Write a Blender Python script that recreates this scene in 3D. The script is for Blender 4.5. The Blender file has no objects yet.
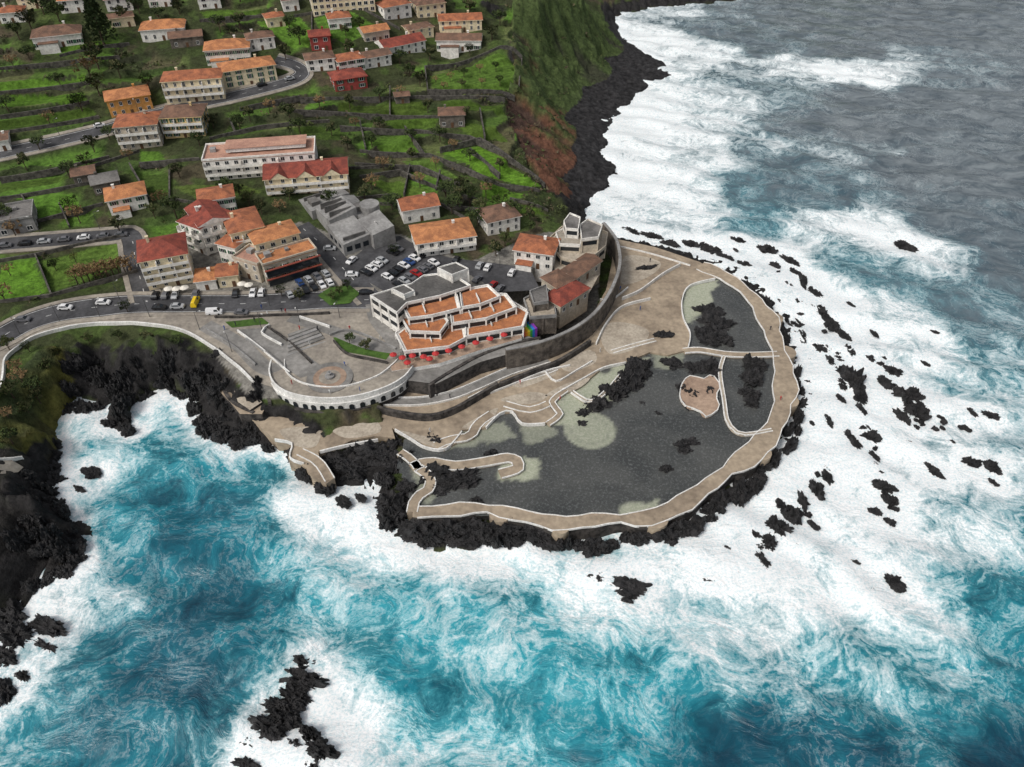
import bpy, math, random, bmesh
import numpy as np
from mathutils import Vector
random.seed(7); rng=np.random.default_rng(7)
S=bpy.context.scene
CAMH=150.0; PITCH=math.radians(42); F=760.0; CX,CY=512.0,383.5
sp,cp=math.sin(PITCH),math.cos(PITCH)
def ray(px,py):
    a=(px-CX)/F; b=(CY-py)/F
    return a, cp+b*sp, -sp+b*cp
def U(px,py,z=0.0):
    dx,dy,dz=ray(px,py); t=(z-CAMH)/dz
    return (dx*t,dy*t,z)
# ---------------------------------------------------------------- noise
def hsh(ix,iy,iz,s):
    n=(ix*374761393+iy*668265263+iz*2147483647+s*144269504)&0xffffffff
    n=((n^(n>>13))*1274126177)&0xffffffff
    n=n^(n>>16)
    return (n&0xffff)/65535.0
def vn2(x,y,s=0):
    ix=np.floor(x).astype(np.int64); iy=np.floor(y).astype(np.int64)
    fx=x-ix; fy=y-iy; fx=fx*fx*(3-2*fx); fy=fy*fy*(3-2*fy)
    a=hsh(ix,iy,0,s);b=hsh(ix+1,iy,0,s);c=hsh(ix,iy+1,0,s);d=hsh(ix+1,iy+1,0,s)
    return (a*(1-fx)+b*fx)*(1-fy)+(c*(1-fx)+d*fx)*fy
def fbm(x,y,o=4,s=0):
    r=0;a=.5;t=0
    for i in range(o):
        r=r+a*vn2(x*2**i+i*17.3,y*2**i-i*9.1,s+i); t+=a; a*=.5
    return r/t
def ridg(x,y,o=4,s=0):
    r=0;a=.5;t=0
    for i in range(o):
        r=r+a*(1-np.abs(2*vn2(x*2**i+i*7.3,y*2**i-i*3.1,s+i)-1)); t+=a; a*=.5
    return r/t
def vn3(x,y,z,s=0):
    ix=np.floor(x).astype(np.int64); iy=np.floor(y).astype(np.int64); iz=np.floor(z).astype(np.int64)
    fx=x-ix; fy=y-iy; fz=z-iz
    fx=fx*fx*(3-2*fx); fy=fy*fy*(3-2*fy); fz=fz*fz*(3-2*fz)
    r=0
    for a in (0,1):
        for b in (0,1):
            for c in (0,1):
                w=(fx if a else 1-fx)*(fy if b else 1-fy)*(fz if c else 1-fz)
                r=r+w*hsh(ix+a,iy+b,iz+c,s)
    return r
def ss(a,b,x):
    t=np.clip((x-a)/(b-a),0,1); return t*t*(3-2*t)
def pip(X,Y,poly):
    ins=np.zeros(X.shape,bool); n=len(poly)
    for i in range(n):
        x1,y1=poly[i][:2]; x2,y2=poly[(i+1)%n][:2]
        if y1==y2: continue
        c=((y1>Y)!=(y2>Y))&(X<(x2-x1)*(Y-y1)/(y2-y1)+x1)
        ins^=c
    return ins
def mindist(X,Y,pts):
    x=X.ravel();y=Y.ravel();out=np.empty(x.shape)
    P_=np.array([p[:2] for p in pts])
    for i in range(0,len(x),20000):
        d=(x[i:i+20000,None]-P_[None,:,0])**2+(y[i:i+20000,None]-P_[None,:,1])**2
        out[i:i+20000]=np.sqrt(d.min(1))
    return out.reshape(X.shape)
def dens(pts,step,closed=False):
    out=[]; n=len(pts)
    for i in range(n if closed else n-1):
        a=np.array(pts[i],float);b=np.array(pts[(i+1)%n],float)
        L=np.linalg.norm((b-a)[:2]); k=max(1,int(L/step))
        for j in range(k): out.append(tuple(a+(b-a)*j/k))
    if not closed: out.append(tuple(map(float,pts[-1])))
    return out
# ---------------------------------------------------------------- terrain controls
coast_px=[(-170,700),(-40,622),(0,608),(40,592),(75,572),(86,548),(72,522),(60,500),(50,470),(58,440),(62,415),(78,400),(98,400),(108,428),(130,434),(130,408),(150,392),(172,388),(196,402),(212,428),(240,442),(275,448),(290,458),(306,474),(322,484),(338,490),(352,484),(366,486),(374,494),(370,510),(384,528),(404,540),(440,547),(490,548),(540,538),(600,532),(650,528),(690,532),(703,514),(730,490),(762,462),(786,430),(798,400),(799,370),(792,340),(778,310),(763,288),(742,270),(700,255),(650,243),(612,236),(588,218),(590,200),(608,185),(615,165),(605,150),(610,125),(625,108),(650,82),(672,75),(665,62),(640,50),(622,38),(616,16),(650,9),(700,4),(760,-3),(850,-14),(1000,-24)]
coast=[U(x,y,0) for x,y in coast_px]
coastd=dens(coast,6)
land=[c[:2] for c in coast]+[(1500,800),(1500,6000),(-5000,6000),(-5000,-400),(-600,-300)]
ctrl_px=[(0,340,12),(60,318,12),(120,312,12),(180,312,12),(240,315,11),(300,315,11),(360,310,11),(420,330,10.5),(470,300,11),(520,300,10.5),(400,260,12),(480,260,11.5),(540,270,10.5),(580,270,9.8),(590,250,9.5),(345,255,12.5),(300,290,12),(230,280,12),(150,290,12.5),(60,290,13),(0,290,13),(-60,340,13),
(0,240,16),(60,235,16),(128,228,15.5),(200,250,14),(270,230,14),(340,210,15),(400,220,13.5),(450,220,13),(500,225,12),(545,240,10.5),
(0,190,20),(60,190,20),(130,200,18),(200,180,20),(300,185,19),(380,180,17),(450,180,15.5),(510,190,13.5),(540,205,12),
(0,155,24),(60,140,25),(110,128,26),(165,110,28),(230,95,30),(290,82,31),(350,90,28),(400,120,22),(450,130,20),(500,150,18),(300,140,23),(200,145,24),(380,150,19),
(0,80,37),(60,60,39),(140,70,36),(150,42,40),(0,30,47),(80,20,48),(200,40,40),(280,50,37),(300,20,42),(380,60,32),(450,60,27),(500,70,26),(400,20,39),(460,20,36),(500,20,34),(0,0,52),(200,0,50),(350,0,47),(480,0,42),(-80,0,52),(-80,100,36),(-80,200,22),(-80,300,13),
(512,15,38),(515,40,34),(514,70,28),(508,100,23),(520,140,17),(540,175,13),(552,195,10.5),(540,0,42),(580,0,32),
(560,25,26),(598,20,14),(610,38,5),(600,60,4),(578,85,5),(550,60,15),(545,100,9),(560,120,5),(572,150,4),(562,180,4),(570,205,4),
(640,70,1.8),(620,95,2),(595,130,2.5),(598,170,2),(582,200,2.5),(560,0,38),
(22,350,11.5),(70,330,11.5),(130,328,11.5),(190,338,11),(218,356,10.5),(236,374,9.5),(250,385,9),
(70,352,10.5),(110,354,10.5),(160,352,10.8),(196,362,9),(84,384,8),(118,392,7),(168,372,8),(140,376,8),(100,368,3),(180,380,3),
(0,395,13),(0,440,13),(-60,420,13),(30,375,11.5),(45,360,11.5),(52,385,9),(44,425,8),(28,455,9),(0,500,9),(40,510,7),(60,545,5),(0,560,8),(-60,560,10),
(700,290,1.5),(740,320,1.5),(720,340,1.5),(720,400,1.5),(650,400,1.5),(600,450,1.5),(520,480,1.5),(480,440,1.5),(560,420,1.5),(450,490,1.5),(750,400,1.5),(650,480,1.5),(640,515,1.5),(560,518,1.5),(480,506,1.5),(765,440,1.5),(783,380,1.5),(765,310,1.5),(705,268,1.5),(425,500,1.5),
(640,270,3),(625,300,3),(600,342,3),(560,372,3),(500,392,3),(450,405,3),(440,435,3),(400,425,3),(350,430,3),(300,428,3),(630,250,3),(300,445,3),(240,418,3.2),
(575,310,9.5),(600,278,9.5),(596,258,9.5),(520,340,9.5),(450,362,9.5),(405,374,9),(380,385,9),(340,395,9),(300,390,9),(290,370,9.3),(340,360,9.6),(560,328,9.5)]
cw=[U(*c) for c in ctrl_px]
for i,p in enumerate(coastd):
    q0=coastd[max(0,i-1)];q1=coastd[min(len(coastd)-1,i+1)]
    dx,dy=q1[0]-q0[0],q1[1]-q0[1];L=math.hypot(dx,dy) or 1
    nx,ny=dy/L,-dx/L
    cw.append((p[0],p[1],-.6))
    if i%2==0:
        a=(p[0]+nx*11,p[1]+ny*11)
        if not pip(np.array([a[0]]),np.array([a[1]]),land)[0]: cw.append((a[0],a[1],-6))
cw+=[(-1500,400,150),(-1500,1200,250),(0,1500,150),(300,700,60),(700,900,40),(1500,300,-40),(0,-400,-40),(1500,1500,-30),(-1500,-100,60),(250,300,-20),(250,100,-20),(0,60,-20),(-60,90,-12),(250,450,-20),(400,520,-20)]
C=np.array(cw)
D=np.sqrt(((C[:,None,:2]-C[None,:,:2])**2).sum(2)); n=len(C)
Mx=np.zeros((n+1,n+1)); Mx[:n,:n]=-D+np.eye(n)*.3; Mx[:n,n]=1; Mx[n,:n]=1
W=np.linalg.solve(Mx,np.append(C[:,2],0))
dxs=.75
xs=np.concatenate([[-5000,-2500,-1500,-1000,-700,-500,-400,-340,-310],np.arange(-285,125,dxs),np.arange(126,240,4.),[260,300,380,500,800,1500]])
ys=np.concatenate([[-800,-200,0,50,80,95],np.arange(108,482,dxs),np.arange(483,620,4.),[640,700,800,1100,1600,3000,6000]])
X,Y=np.meshgrid(xs,ys)
H=np.empty(X.size);xr=X.ravel();yr=Y.ravel()
for i in range(0,X.size,20000):
    d=np.sqrt((xr[i:i+20000,None]-C[None,:,0])**2+(yr[i:i+20000,None]-C[None,:,1])**2)
    H[i:i+20000]=-d@W[:n]+W[n]
H=H.reshape(X.shape)
inl=pip(X,Y,land)
dc=mindist(X,Y,coastd)
H=np.where(inl,H,np.minimum(H,-.8-np.clip(dc*.25,0,15)))
def Hs(x,y):
    x=np.asarray(x,float);y=np.asarray(y,float)
    i=np.clip(np.searchsorted(xs,x)-1,0,len(xs)-2); j=np.clip(np.searchsorted(ys,y)-1,0,len(ys)-2)
    fx=np.clip((x-xs[i])/(xs[i+1]-xs[i]),0,1); fy=np.clip((y-ys[j])/(ys[j+1]-ys[j]),0,1)
    return (H[j,i]*(1-fx)+H[j,i+1]*fx)*(1-fy)+(H[j+1,i]*(1-fx)+H[j+1,i+1]*fx)*fy
ts_=np.linspace(90,900,900)
def P(px,py):
    dx,dy,dz=ray(px,py)
    z=CAMH+dz*ts_; h=np.maximum(Hs(dx*ts_,dy*ts_),0)
    k=np.argmax(z<=h)
    if k==0: return U(px,py,0)
    a=z[k-1]-h[k-1]; b=h[k]-z[k]; t=ts_[k-1]+(ts_[k]-ts_[k-1])*a/(a+b+1e-9)
    x,y=dx*t,dy*t
    return (x,y,float(max(Hs(x,y),0)))
flat=[]
# ---------------------------------------------------------------- materials
MATS={}
def nodes(name):
    m=bpy.data.materials.new(name); m.use_nodes=True
    nt=m.node_tree; b=nt.nodes['Principled BSDF']; return m,nt,b
def L(nt,a,b): nt.links.new(a,b)
def mth(nt,op,a,b=None,c=None,clamp=False):
    n=nt.nodes.new('ShaderNodeMath'); n.operation=op; n.use_clamp=clamp
    for i,v in enumerate((a,b,c)):
        if v is None: continue
        if isinstance(v,(int,float)): n.inputs[i].default_value=v
        else: L(nt,v,n.inputs[i])
    return n.outputs[0]
def noi(nt,vec,scale,detail=4,rough=.55,dist=0):
    n=nt.nodes.new('ShaderNodeTexNoise'); n.inputs['Scale'].default_value=scale
    n.inputs['Detail'].default_value=detail; n.inputs['Roughness'].default_value=rough; n.inputs['Distortion'].default_value=dist
    L(nt,vec,n.inputs['Vector']); return n
def mr(nt,v,a,b,c=0.,d=1.,smooth=False):
    n=nt.nodes.new('ShaderNodeMapRange'); n.interpolation_type='SMOOTHSTEP' if smooth else 'LINEAR'
    L(nt,v,n.inputs[0])
    for i,q in enumerate((a,b,c,d)): n.inputs[i+1].default_value=q
    return n.outputs[0]
def mixc(nt,f,a,b,bt='MIX'):
    n=nt.nodes.new('ShaderNodeMix'); n.data_type='RGBA'; n.blend_type=bt
    for s_,v in ((n.inputs[0],f),(n.inputs[6],a),(n.inputs[7],b)):
        if isinstance(v,tuple): s_.default_value=(*v[:3],1)
        elif isinstance(v,(int,float)): s_.default_value=v
        else: L(nt,v,s_)
    return n.outputs[2]
def posn(nt):
    return nt.nodes.new('ShaderNodeNewGeometry').outputs['Position']
def bumpn(nt,h,st,dist,b):
    n=nt.nodes.new('ShaderNodeBump'); n.inputs['Strength'].default_value=st; n.inputs['Distance'].default_value=dist
    L(nt,h,n.inputs['Height']); L(nt,n.outputs[0],b.inputs['Normal'])
def M(name,col,rough=.8,col2=None,scale=.4,bump=0.,spec=.25,lo=.38,hi=.62,fine=True):
    if name in MATS: return MATS[name]
    m,nt,b=nodes(name); p=posn(nt)
    if col2 is None: col2=tuple(c*.62 for c in col)
    nz=noi(nt,p,scale,5,.62)
    f=mr(nt,nz.outputs[0],lo,hi)
    c=mixc(nt,f,col2,col)
    if fine:
        n2=noi(nt,p,scale*7,2,.6); g=mr(nt,n2.outputs[0],.3,.7,.78,1.15)
        cg=nt.nodes.new('ShaderNodeCombineColor'); [L(nt,g,cg.inputs[i]) for i in range(3)]
        c=mixc(nt,1.0,c,cg.outputs[0],'MULTIPLY')
    L(nt,c,b.inputs['Base Color']); b.inputs['Roughness'].default_value=rough
    b.inputs['Specular IOR Level'].default_value=spec
    if bump: bumpn(nt,noi(nt,p,scale*6,3,.65).outputs[0],1.,bump,b)
    MATS[name]=m; return m
def plain(name,col,rough=.5,metal=0,spec=.5):
    if name in MATS: return MATS[name]
    m,nt,b=nodes(name); p=nt.nodes.new('ShaderNodeTexCoord').outputs['Object']
    c=mixc(nt,mr(nt,noi(nt,p,2.5,2).outputs[0],.3,.7),tuple(x*.85 for x in col),col)
    L(nt,c,b.inputs['Base Color']); b.inputs['Roughness'].default_value=rough; b.inputs['Metallic'].default_value=metal
    b.inputs['Specular IOR Level'].default_value=spec
    MATS[name]=m; return m
asphalt=M('asphalt',(.085,.085,.09),.9,(.045,.045,.048),.15)
pave=M('paving',(.34,.305,.255),.85,(.23,.205,.175),.12)
pavegrey=M('paving_grey',(.26,.25,.235),.85,(.16,.155,.145),.12)
deckm=M('deck_concrete',(.37,.30,.22),.8,(.22,.175,.13),.10,.02,lo=.32,hi=.56)
deckl=M('deck_light',(.44,.385,.31),.8,(.31,.265,.21),.2,lo=.34,hi=.56)
deckp=M('deck_pink',(.40,.29,.215),.8,(.27,.19,.14),.14,lo=.34,hi=.56)
whitem=M('white_paint',(.80,.79,.76),.7,(.62,.61,.58),.3)
linem=M('road_line',(.6,.6,.58),.7,(.4,.4,.4),1.)
stone=M('basalt_wall',(.10,.09,.082),.95,(.03,.028,.027),.6,.12)
stone2=M('fort_stone',(.18,.155,.13),.95,(.07,.06,.052),.5,.12)
rockm=M('basalt_rock',(.036,.034,.035),.6,(.007,.007,.008),.45,.7,spec=.5)
wallc={'white':M('render_white',(.82,.80,.75),.85,(.68,.65,.60),.15),
'cream':M('render_cream',(.80,.69,.48),.85,(.66,.56,.38),.15),
'yellow':M('render_yellow',(.70,.54,.27),.85,(.56,.42,.22),.15),
'orange':M('render_orange',(.64,.31,.09),.85,(.50,.25,.08),.15),
'beige':M('render_beige',(.54,.475,.38),.85,(.40,.35,.28),.15),
'grey':M('concrete_grey',(.31,.305,.295),.85,(.19,.185,.18),.14),
'red':M('render_red',(.36,.07,.06),.85,(.24,.05,.04),.15),
'stone':M('stone_house',(.20,.175,.145),.9,(.09,.08,.07),.5)}
roofc={'terracotta':M('tile_terracotta',(.42,.155,.075),.85,(.22,.085,.05),.4),
'orange':M('tile_orange',(.54,.235,.10),.85,(.32,.135,.065),.4),
'red':M('tile_red',(.30,.075,.05),.85,(.16,.045,.035),.4),
'brown':M('tile_brown',(.22,.125,.085),.9,(.12,.075,.055),.4),
'pink':M('tile_pink',(.50,.29,.21),.85,(.36,.20,.15),.25),
'grey':M('roof_grey',(.20,.19,.18),.9,(.11,.105,.10),.2)}
glass=plain('window_glass',(.02,.025,.03),.12)
wood=plain('door_wood',(.12,.06,.03),.6)
shut=plain('shutter_green',(.03,.10,.05),.6)
metal=plain('lamp_metal',(.12,.12,.12),.5,.6)
rubber=plain('rubber',(.015,.015,.015),.9)
bark=M('bark',(.09,.065,.045),.95,None,1.)
# ---------------------------------------------------------------- mesh builder
def link(o): S.collection.objects.link(o); return o
class MB:
    def __init__(s): s.v=[];s.f=[];s.m=[]
    def face(s,pts,mi=0):
        k=len(s.v); s.v+=[tuple(p) for p in pts]; s.f.append(tuple(range(k,k+len(pts)))); s.m.append(mi)
    def box(s,x0,y0,z0,x1,y1,z1,mi=0):
        k=len(s.v)
        s.v+=[(x0,y0,z0),(x1,y0,z0),(x1,y1,z0),(x0,y1,z0),(x0,y0,z1),(x1,y0,z1),(x1,y1,z1),(x0,y1,z1)]
        for f in ((3,2,1,0),(4,5,6,7),(0,1,5,4),(1,2,6,5),(2,3,7,6),(3,0,4,7)):
            s.f.append(tuple(k+i for i in f)); s.m.append(mi)
    def cyl(s,cx,cy,z0,z1,r0,r1,n=10,mi=0,tx=0,ty=0):
        k=len(s.v)
        for i in range(n):
            a=2*math.pi*i/n; s.v.append((cx+r0*math.cos(a),cy+r0*math.sin(a),z0))
        for i in range(n):
            a=2*math.pi*i/n; s.v.append((cx+tx+r1*math.cos(a),cy+ty+r1*math.sin(a),z1))
        for i in range(n):
            j=(i+1)%n; s.f.append((k+i,k+j,k+n+j,k+n+i)); s.m.append(mi)
        s.f.append(tuple(k+n+i for i in range(n))); s.m.append(mi)
        s.f.append(tuple(k+n-1-i for i in range(n))); s.m.append(mi)
    def mesh(s,name,mats):
        me=bpy.data.meshes.new(name); me.from_pydata(s.v,[],s.f)
        for m in mats: me.materials.append(m)
        me.polygons.foreach_set('material_index',s.m); me.update(); return me
    def obj(s,name,mats,parent=None,loc=(0,0,0),rz=0):
        o=bpy.data.objects.new(name,s.mesh(name,mats)); o.location=loc; o.rotation_euler[2]=rz
        if parent: o.parent=parent
        return link(o)
def tag(o,label,cat,group=None):
    o["label"]=label; o["category"]=cat
    if group: o["group"]=group
    return o
def struct(o,label=None):
    o["kind"]="structure"
    if label: o["label"]=label
    return o
def empty(name,loc,rz=0):
    o=bpy.data.objects.new(name,None); o.empty_display_size=1; o.location=loc; o.rotation_euler[2]=rz
    return link(o)
def slab(name,pts,z1,z0,mat,mat2=None,bev=True):
    bm=bmesh.new(); vs=[bm.verts.new((p[0],p[1],z1)) for p in pts]
    f=bm.faces.new(vs); f.normal_update()
    if f.normal.z<0: f.normal_flip()
    vs=list(f.verts)
    bt=[bm.verts.new((v.co.x,v.co.y,z0)) for v in vs]; n=len(vs)
    for i in range(n):
        q=bm.faces.new((vs[i],bt[i],bt[(i+1)%n],vs[(i+1)%n])); q.material_index=1 if mat2 else 0
    bmesh.ops.triangulate(bm,faces=[f]); bmesh.ops.recalc_face_normals(bm,faces=[q for q in bm.faces])
    me=bpy.data.meshes.new(name); bm.to_mesh(me); bm.free(); me.materials.append(mat)
    if mat2: me.materials.append(mat2)
    return link(bpy.data.objects.new(name,me))
def smooth_line(pts,step=1.5,closed=False):
    pts=[np.array(p,float) for p in pts]; n=len(pts); out=[]
    rngi=range(n if closed else n-1)
    for i in rngi:
        if closed: p0,p1,p2,p3=pts[i-1],pts[i],pts[(i+1)%n],pts[(i+2)%n]
        else: p0,p1,p2,p3=pts[max(i-1,0)],pts[i],pts[i+1],pts[min(i+2,n-1)]
        k=max(1,int(np.linalg.norm((p2-p1)[:2])/step))
        for j in range(k):
            t=j/k
            out.append(.5*((2*p1)+(-p0+p2)*t+(2*p0-5*p1+4*p2-p3)*t*t+(-p0+3*p1-3*p2+p3)*t**3))
    if not closed: out.append(pts[-1])
    return out
def offs(line,closed=False):
    n=len(line); N=[]
    for i in range(n):
        a=line[(i-1)%n] if (closed or i>0) else line[i]; b=line[(i+1)%n] if (closed or i<n-1) else line[i]
        d=b-a; l=math.hypot(d[0],d[1]) or 1; N.append(np.array([-d[1]/l,d[0]/l,0]))
    return N
def road(name,px,width,mat,off=.08,z=None,o0=None,o1=None,thick=0,flatten=True,sm=True):
    pts=[P(*p) if z is None else U(p[0],p[1],z) for p in px]
    ln=smooth_line(pts) if sm else [np.array(p) for p in dens(pts,1.5)]
    N=offs(ln); a0=-width/2 if o0 is None else o0; a1=width/2 if o1 is None else o1
    k=max(2,int(abs(a1-a0)/1.2)+1); v=[];f=[]
    for p,nn in zip(ln,N):
        for j in range(k):
            q=p+nn*(a0+(a1-a0)*j/(k-1)); zz=(float(Hs(q[0],q[1])) if z is None else z)+off
            v.append((q[0],q[1],zz))
        if flatten and z is None: flat.append((p[0],p[1],abs(width)/2+1))
    for i in range(len(ln)-1):
        for j in range(k-1):
            f.append((i*k+j+1,i*k+j,(i+1)*k+j,(i+1)*k+j+1))
    if thick:
        b=len(v); v+=[(q[0],q[1],q[2]-thick) for q in v]
        for i in range(len(ln)-1):
            for j in (0,k-1):
                a=i*k+j;c=(i+1)*k+j; f.append((a,c,c+b,a+b))
        for i in (0,len(ln)-1):
            a=i*k; c=i*k+k-1; f.append((a,c,c+b,a+b))
    me=bpy.data.meshes.new(name); me.from_pydata(v,[],f); me.materials.append(mat)
    return link(bpy.data.objects.new(name,me)),ln
def wallline(name,px,h,th,mat,z=None,below=1.5,off=0,closed=False,sm=True,world=None):
    pts=world or [P(*p) if z is None else U(p[0],p[1],z) for p in px]
    ln=smooth_line(pts,1.5,closed) if sm else [np.array(p) for p in dens(pts,1.5,closed)]
    N=offs(ln,closed); v=[];f=[]
    for p,nn in zip(ln,N):
        zz=float(Hs(p[0],p[1])) if z is None and not world else p[2]
        for s_,q in ((-1,-below),(-1,h),(1,h),(1,-below)):
            w=p+nn*(th/2*s_+off); v.append((w[0],w[1],zz+q))
    n=len(ln)
    for i in range(n if closed else n-1):
        a=i*4;b=((i+1)%n)*4
        for j in range(3): f.append((a+j,a+j+1,b+j+1,b+j))
    if not closed:
        f.append((0,1,2,3)); f.append(tuple((n-1)*4+i for i in (3,2,1,0)))
    me=bpy.data.meshes.new(name); me.from_pydata(v,[],f); me.materials.append(mat)
    return link(bpy.data.objects.new(name,me))
# ---------------------------------------------------------------- roads
R1=[(-40,358),(0,338),(30,322),(70,311),(120,305),(170,304),(230,304),(290,302),(330,300),(372,300)]
R1b=[(372,300),(358,285),(340,265),(322,245),(300,226)]
R2=[(-40,252),(0,245),(60,240),(110,236),(130,236),(136,262),(146,300)]
R3=[(-30,160),(0,154),(60,141),(105,130),(165,112),(230,97),(285,83),(302,74),(296,66),(275,60)]
for i,(r,w) in enumerate(((R1,9),(R1b,7),(R2,6.5),(R3,6.5))):
    o,ln=road('road',r,w,asphalt,.10); struct(o,"dark grey asphalt road through the seaside village")
    for s_ in ((1,-1) if i!=1 else (1,)):
        e=sorted((s_*w/2,s_*(w/2+1.6))); road_k,_=road('pavement',r,w,pave,.24,o0=e[0],o1=e[1],thick=.35); struct(road_k)
    mb=MB(); N=offs(ln)
    for a in range(0,len(ln)-2,4):
        p,q=ln[a],ln[a+1]; nn=N[a]*.12
        zz=lambda w_:float(Hs(w_[0],w_[1]))+.125
        mb.face([(*(p-nn)[:2],zz(p)),(*(q-nn)[:2],zz(q)),(*(q+nn)[:2],zz(q)),(*(p+nn)[:2],zz(p))])
    struct(mb.obj('road_marking',[linem]))
    if i in (0,3):
        for sd in (-1,1):
            k_,_=road('road_marking',r,.2,linem,.13,o0=sd*(w/2-.5)-.1,o1=sd*(w/2-.5)+.1); struct(k_)
def sheet(name,px,mat,off=.06,z=None):
    pts=[P(*p) for p in px]; poly=[p[:2] for p in pts]
    x0=min(p[0] for p in pts);x1=max(p[0] for p in pts);y0=min(p[1] for p in pts);y1=max(p[1] for p in pts)
    bm=bmesh.new(); vs=[bm.verts.new((p[0],p[1],0)) for p in pts]; f=bm.faces.new(vs)
    bmesh.ops.triangulate(bm,faces=[f])
    for ax in (0,1):
        lo,hi=(x0,x1) if ax==0 else (y0,y1)
        for q in np.arange(lo+2,hi,2.5):
            bmesh.ops.bisect_plane(bm,geom=bm.verts[:]+bm.edges[:]+bm.faces[:],plane_co=(q,0,0) if ax==0 else (0,q,0),plane_no=(1,0,0) if ax==0 else (0,1,0))
    for v in bm.verts: v.co.z=float(Hs(v.co.x,v.co.y))+off
    bmesh.ops.recalc_face_normals(bm,faces=bm.faces[:])
    if sum(f.normal.z for f in bm.faces)<0: bmesh.ops.reverse_faces(bm,faces=bm.faces[:])
    me=bpy.data.meshes.new(name); bm.to_mesh(me); bm.free(); me.materials.append(mat)
    for q in dens(pts,4,True): flat.append((q[0],q[1],3))
    gx,gy=np.meshgrid(np.arange(x0,x1,4),np.arange(y0,y1,4)); ins=pip(gx,gy,poly)
    for a,b in zip(gx[ins],gy[ins]): flat.append((a,b,3))
    return link(bpy.data.objects.new(name,me))
struct(sheet('car_park_ground',[(348,262),(375,240),(400,236),(425,250),(450,258),(530,268),(540,290),(500,292),(470,275),(440,290),(385,292),(365,280)],asphalt,.06))
struct(sheet('pavement',[(205,312),(250,310),(330,308),(372,306),(400,345),(400,376),(370,388),(300,392),(262,384),(235,358),(205,334),(150,322),(150,312)],pave,.05),"beige paved seaside plaza")
lawnm=M('lawn',(.07,.14,.025),.9,(.04,.08,.015),.5)
struct(sheet('lawn',[(333,338),(350,334),(392,352),(386,360),(345,352)],lawnm,.12))
struct(sheet('lawn',[(318,296),(330,288),(350,286),(360,294),(350,304),(330,306)],lawnm,.30),"small planted traffic island")
struct(sheet('lawn',[(225,322),(262,318),(270,324),(232,328)],lawnm,.12))
struct(sheet('path',[(235,330),(270,328),(330,372),(300,378)],pavegrey,.11))
for q_,w_ in (([(205,325),(240,345),(262,366),(285,372)],5),([(290,318),(330,330),(370,345),(400,350)],4),([(372,304),(376,320),(392,340),(402,352)],4)):
    o,_=road('path',q_,w_,pavegrey,.13); struct(o)
for i,l in enumerate(([(238,332),(262,350),(290,374)],[(268,328),(292,345),(312,364)],[(206,330),(232,346),(256,366)],[(282,346),(262,334),(270,326)],[(334,342),(350,356),(388,364)],[(330,336),(352,332),(396,350)],[(300,318),(330,328)],[(215,318),(280,316),(330,314)],[(246,340),(270,356),(284,368)])):
    tag(wallline('low_wall',l,.9,.4,whitem if i%3==0 else (stone if i%3==1 else wallc['grey']),below=.5),"low concrete wall edging ramps on the plaza","wall","low plaza walls")
def disc_world(name,c,r,z1,z0,mat,n=40):
    return slab(name,[(c[0]+r*math.cos(2*math.pi*i/n),c[1]+r*math.sin(2*math.pi*i/n)) for i in range(n)],z1,z0,mat)
c=P(330,378)
struct(disc_world('pavement',c,6.4,c[2]+.32,c[2]-3,pavegrey)); struct(disc_world('pavement',c,4.6,c[2]+.37,c[2]-3,deckp)); struct(disc_world('pavement',c,3,c[2]+.42,c[2]-3,pave))
fo=empty('fountain',(c[0],c[1],c[2]+.42)); tag(fo,"small round stone fountain on the paved circle","fountain")
mb=MB(); mb.cyl(0,0,0,.6,1.3,1.3,20); mb.obj('basin',[wallc['grey']],fo); mb=MB(); mb.cyl(0,0,.6,2.2,.3,.15,10); mb.cyl(0,0,1.4,1.6,.3,.7,12);mb.obj('column',[wallc['grey']],fo)
am=P(288,356); bm_=P(330,340); rz=math.atan2(bm_[1]-am[1],bm_[0]-am[0])
st=empty('stepped_seating',am,rz); tag(st,"concrete stepped seating facing the seaside plaza","steps")
for i in range(6):
    mb=MB(); mb.box(i*.6,i*1.2,-2,12-i*.2,i*1.2+1.2,.2+.34*i); mb.obj('step',[pavegrey if i%2 else wallc['grey']],st)
# ---------------------------------------------------------------- viewing terrace
VO=[(272,362),(270,376),(280,390),(305,398.5),(340,400),(372,394),(400,382),(413,368)]
vto=smooth_line([U(x,y,9.6) for x,y in VO],1.5)
def UU(l,z): return [U(x,y,z) for x,y in l]
vti=smooth_line(UU([(285,360),(286,372),(296,381),(315,387),(340,388),(365,382),(386,372),(398,360)],9.6),1.5)
struct(slab('terrace_floor',vto+vti[::-1],9.75,2,pave,stone),"curved beige viewing terrace above the shore")
tag(wallline('balustrade',None,1.0,.4,whitem,world=[tuple(p) for p in vto[::3]]+[tuple(vto[-1])],below=.6),"white curved balustrade edging the viewing terrace","balustrade")
tag(wallline('low_wall',None,.7,.3,whitem,world=[tuple(p) for p in vti[::3]]+[tuple(vti[-1])],below=.6),"low curved white wall inside the viewing terrace","wall")
arc=empty('arcade',tuple(vto[0])); tag(arc,"white arcade with dark openings below the curved terrace","arcade")
AW=smooth_line([U(x,y,9.6) for x,y in [(x-.5,y+.8) for x,y in VO[1:]]],2.2)
arm=wallline('wall',None,-.7,.7,whitem,world=[tuple(p) for p in AW[::2]]+[tuple(AW[-1])],below=3.6); arm.parent=arc; arm.location=tuple(-vto[0])
aN=offs(AW)
mbo=MB(); mbo.box(-.7,-.06,0,.7,.06,1.2); k=[( .7*math.cos(a),.7*math.sin(a)) for a in np.linspace(0,math.pi,9)]
mbo.face([(x,-.06,1.2+y) for x,y in k][::-1]); openm=mbo.mesh('arch_opening',[glass])
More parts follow.
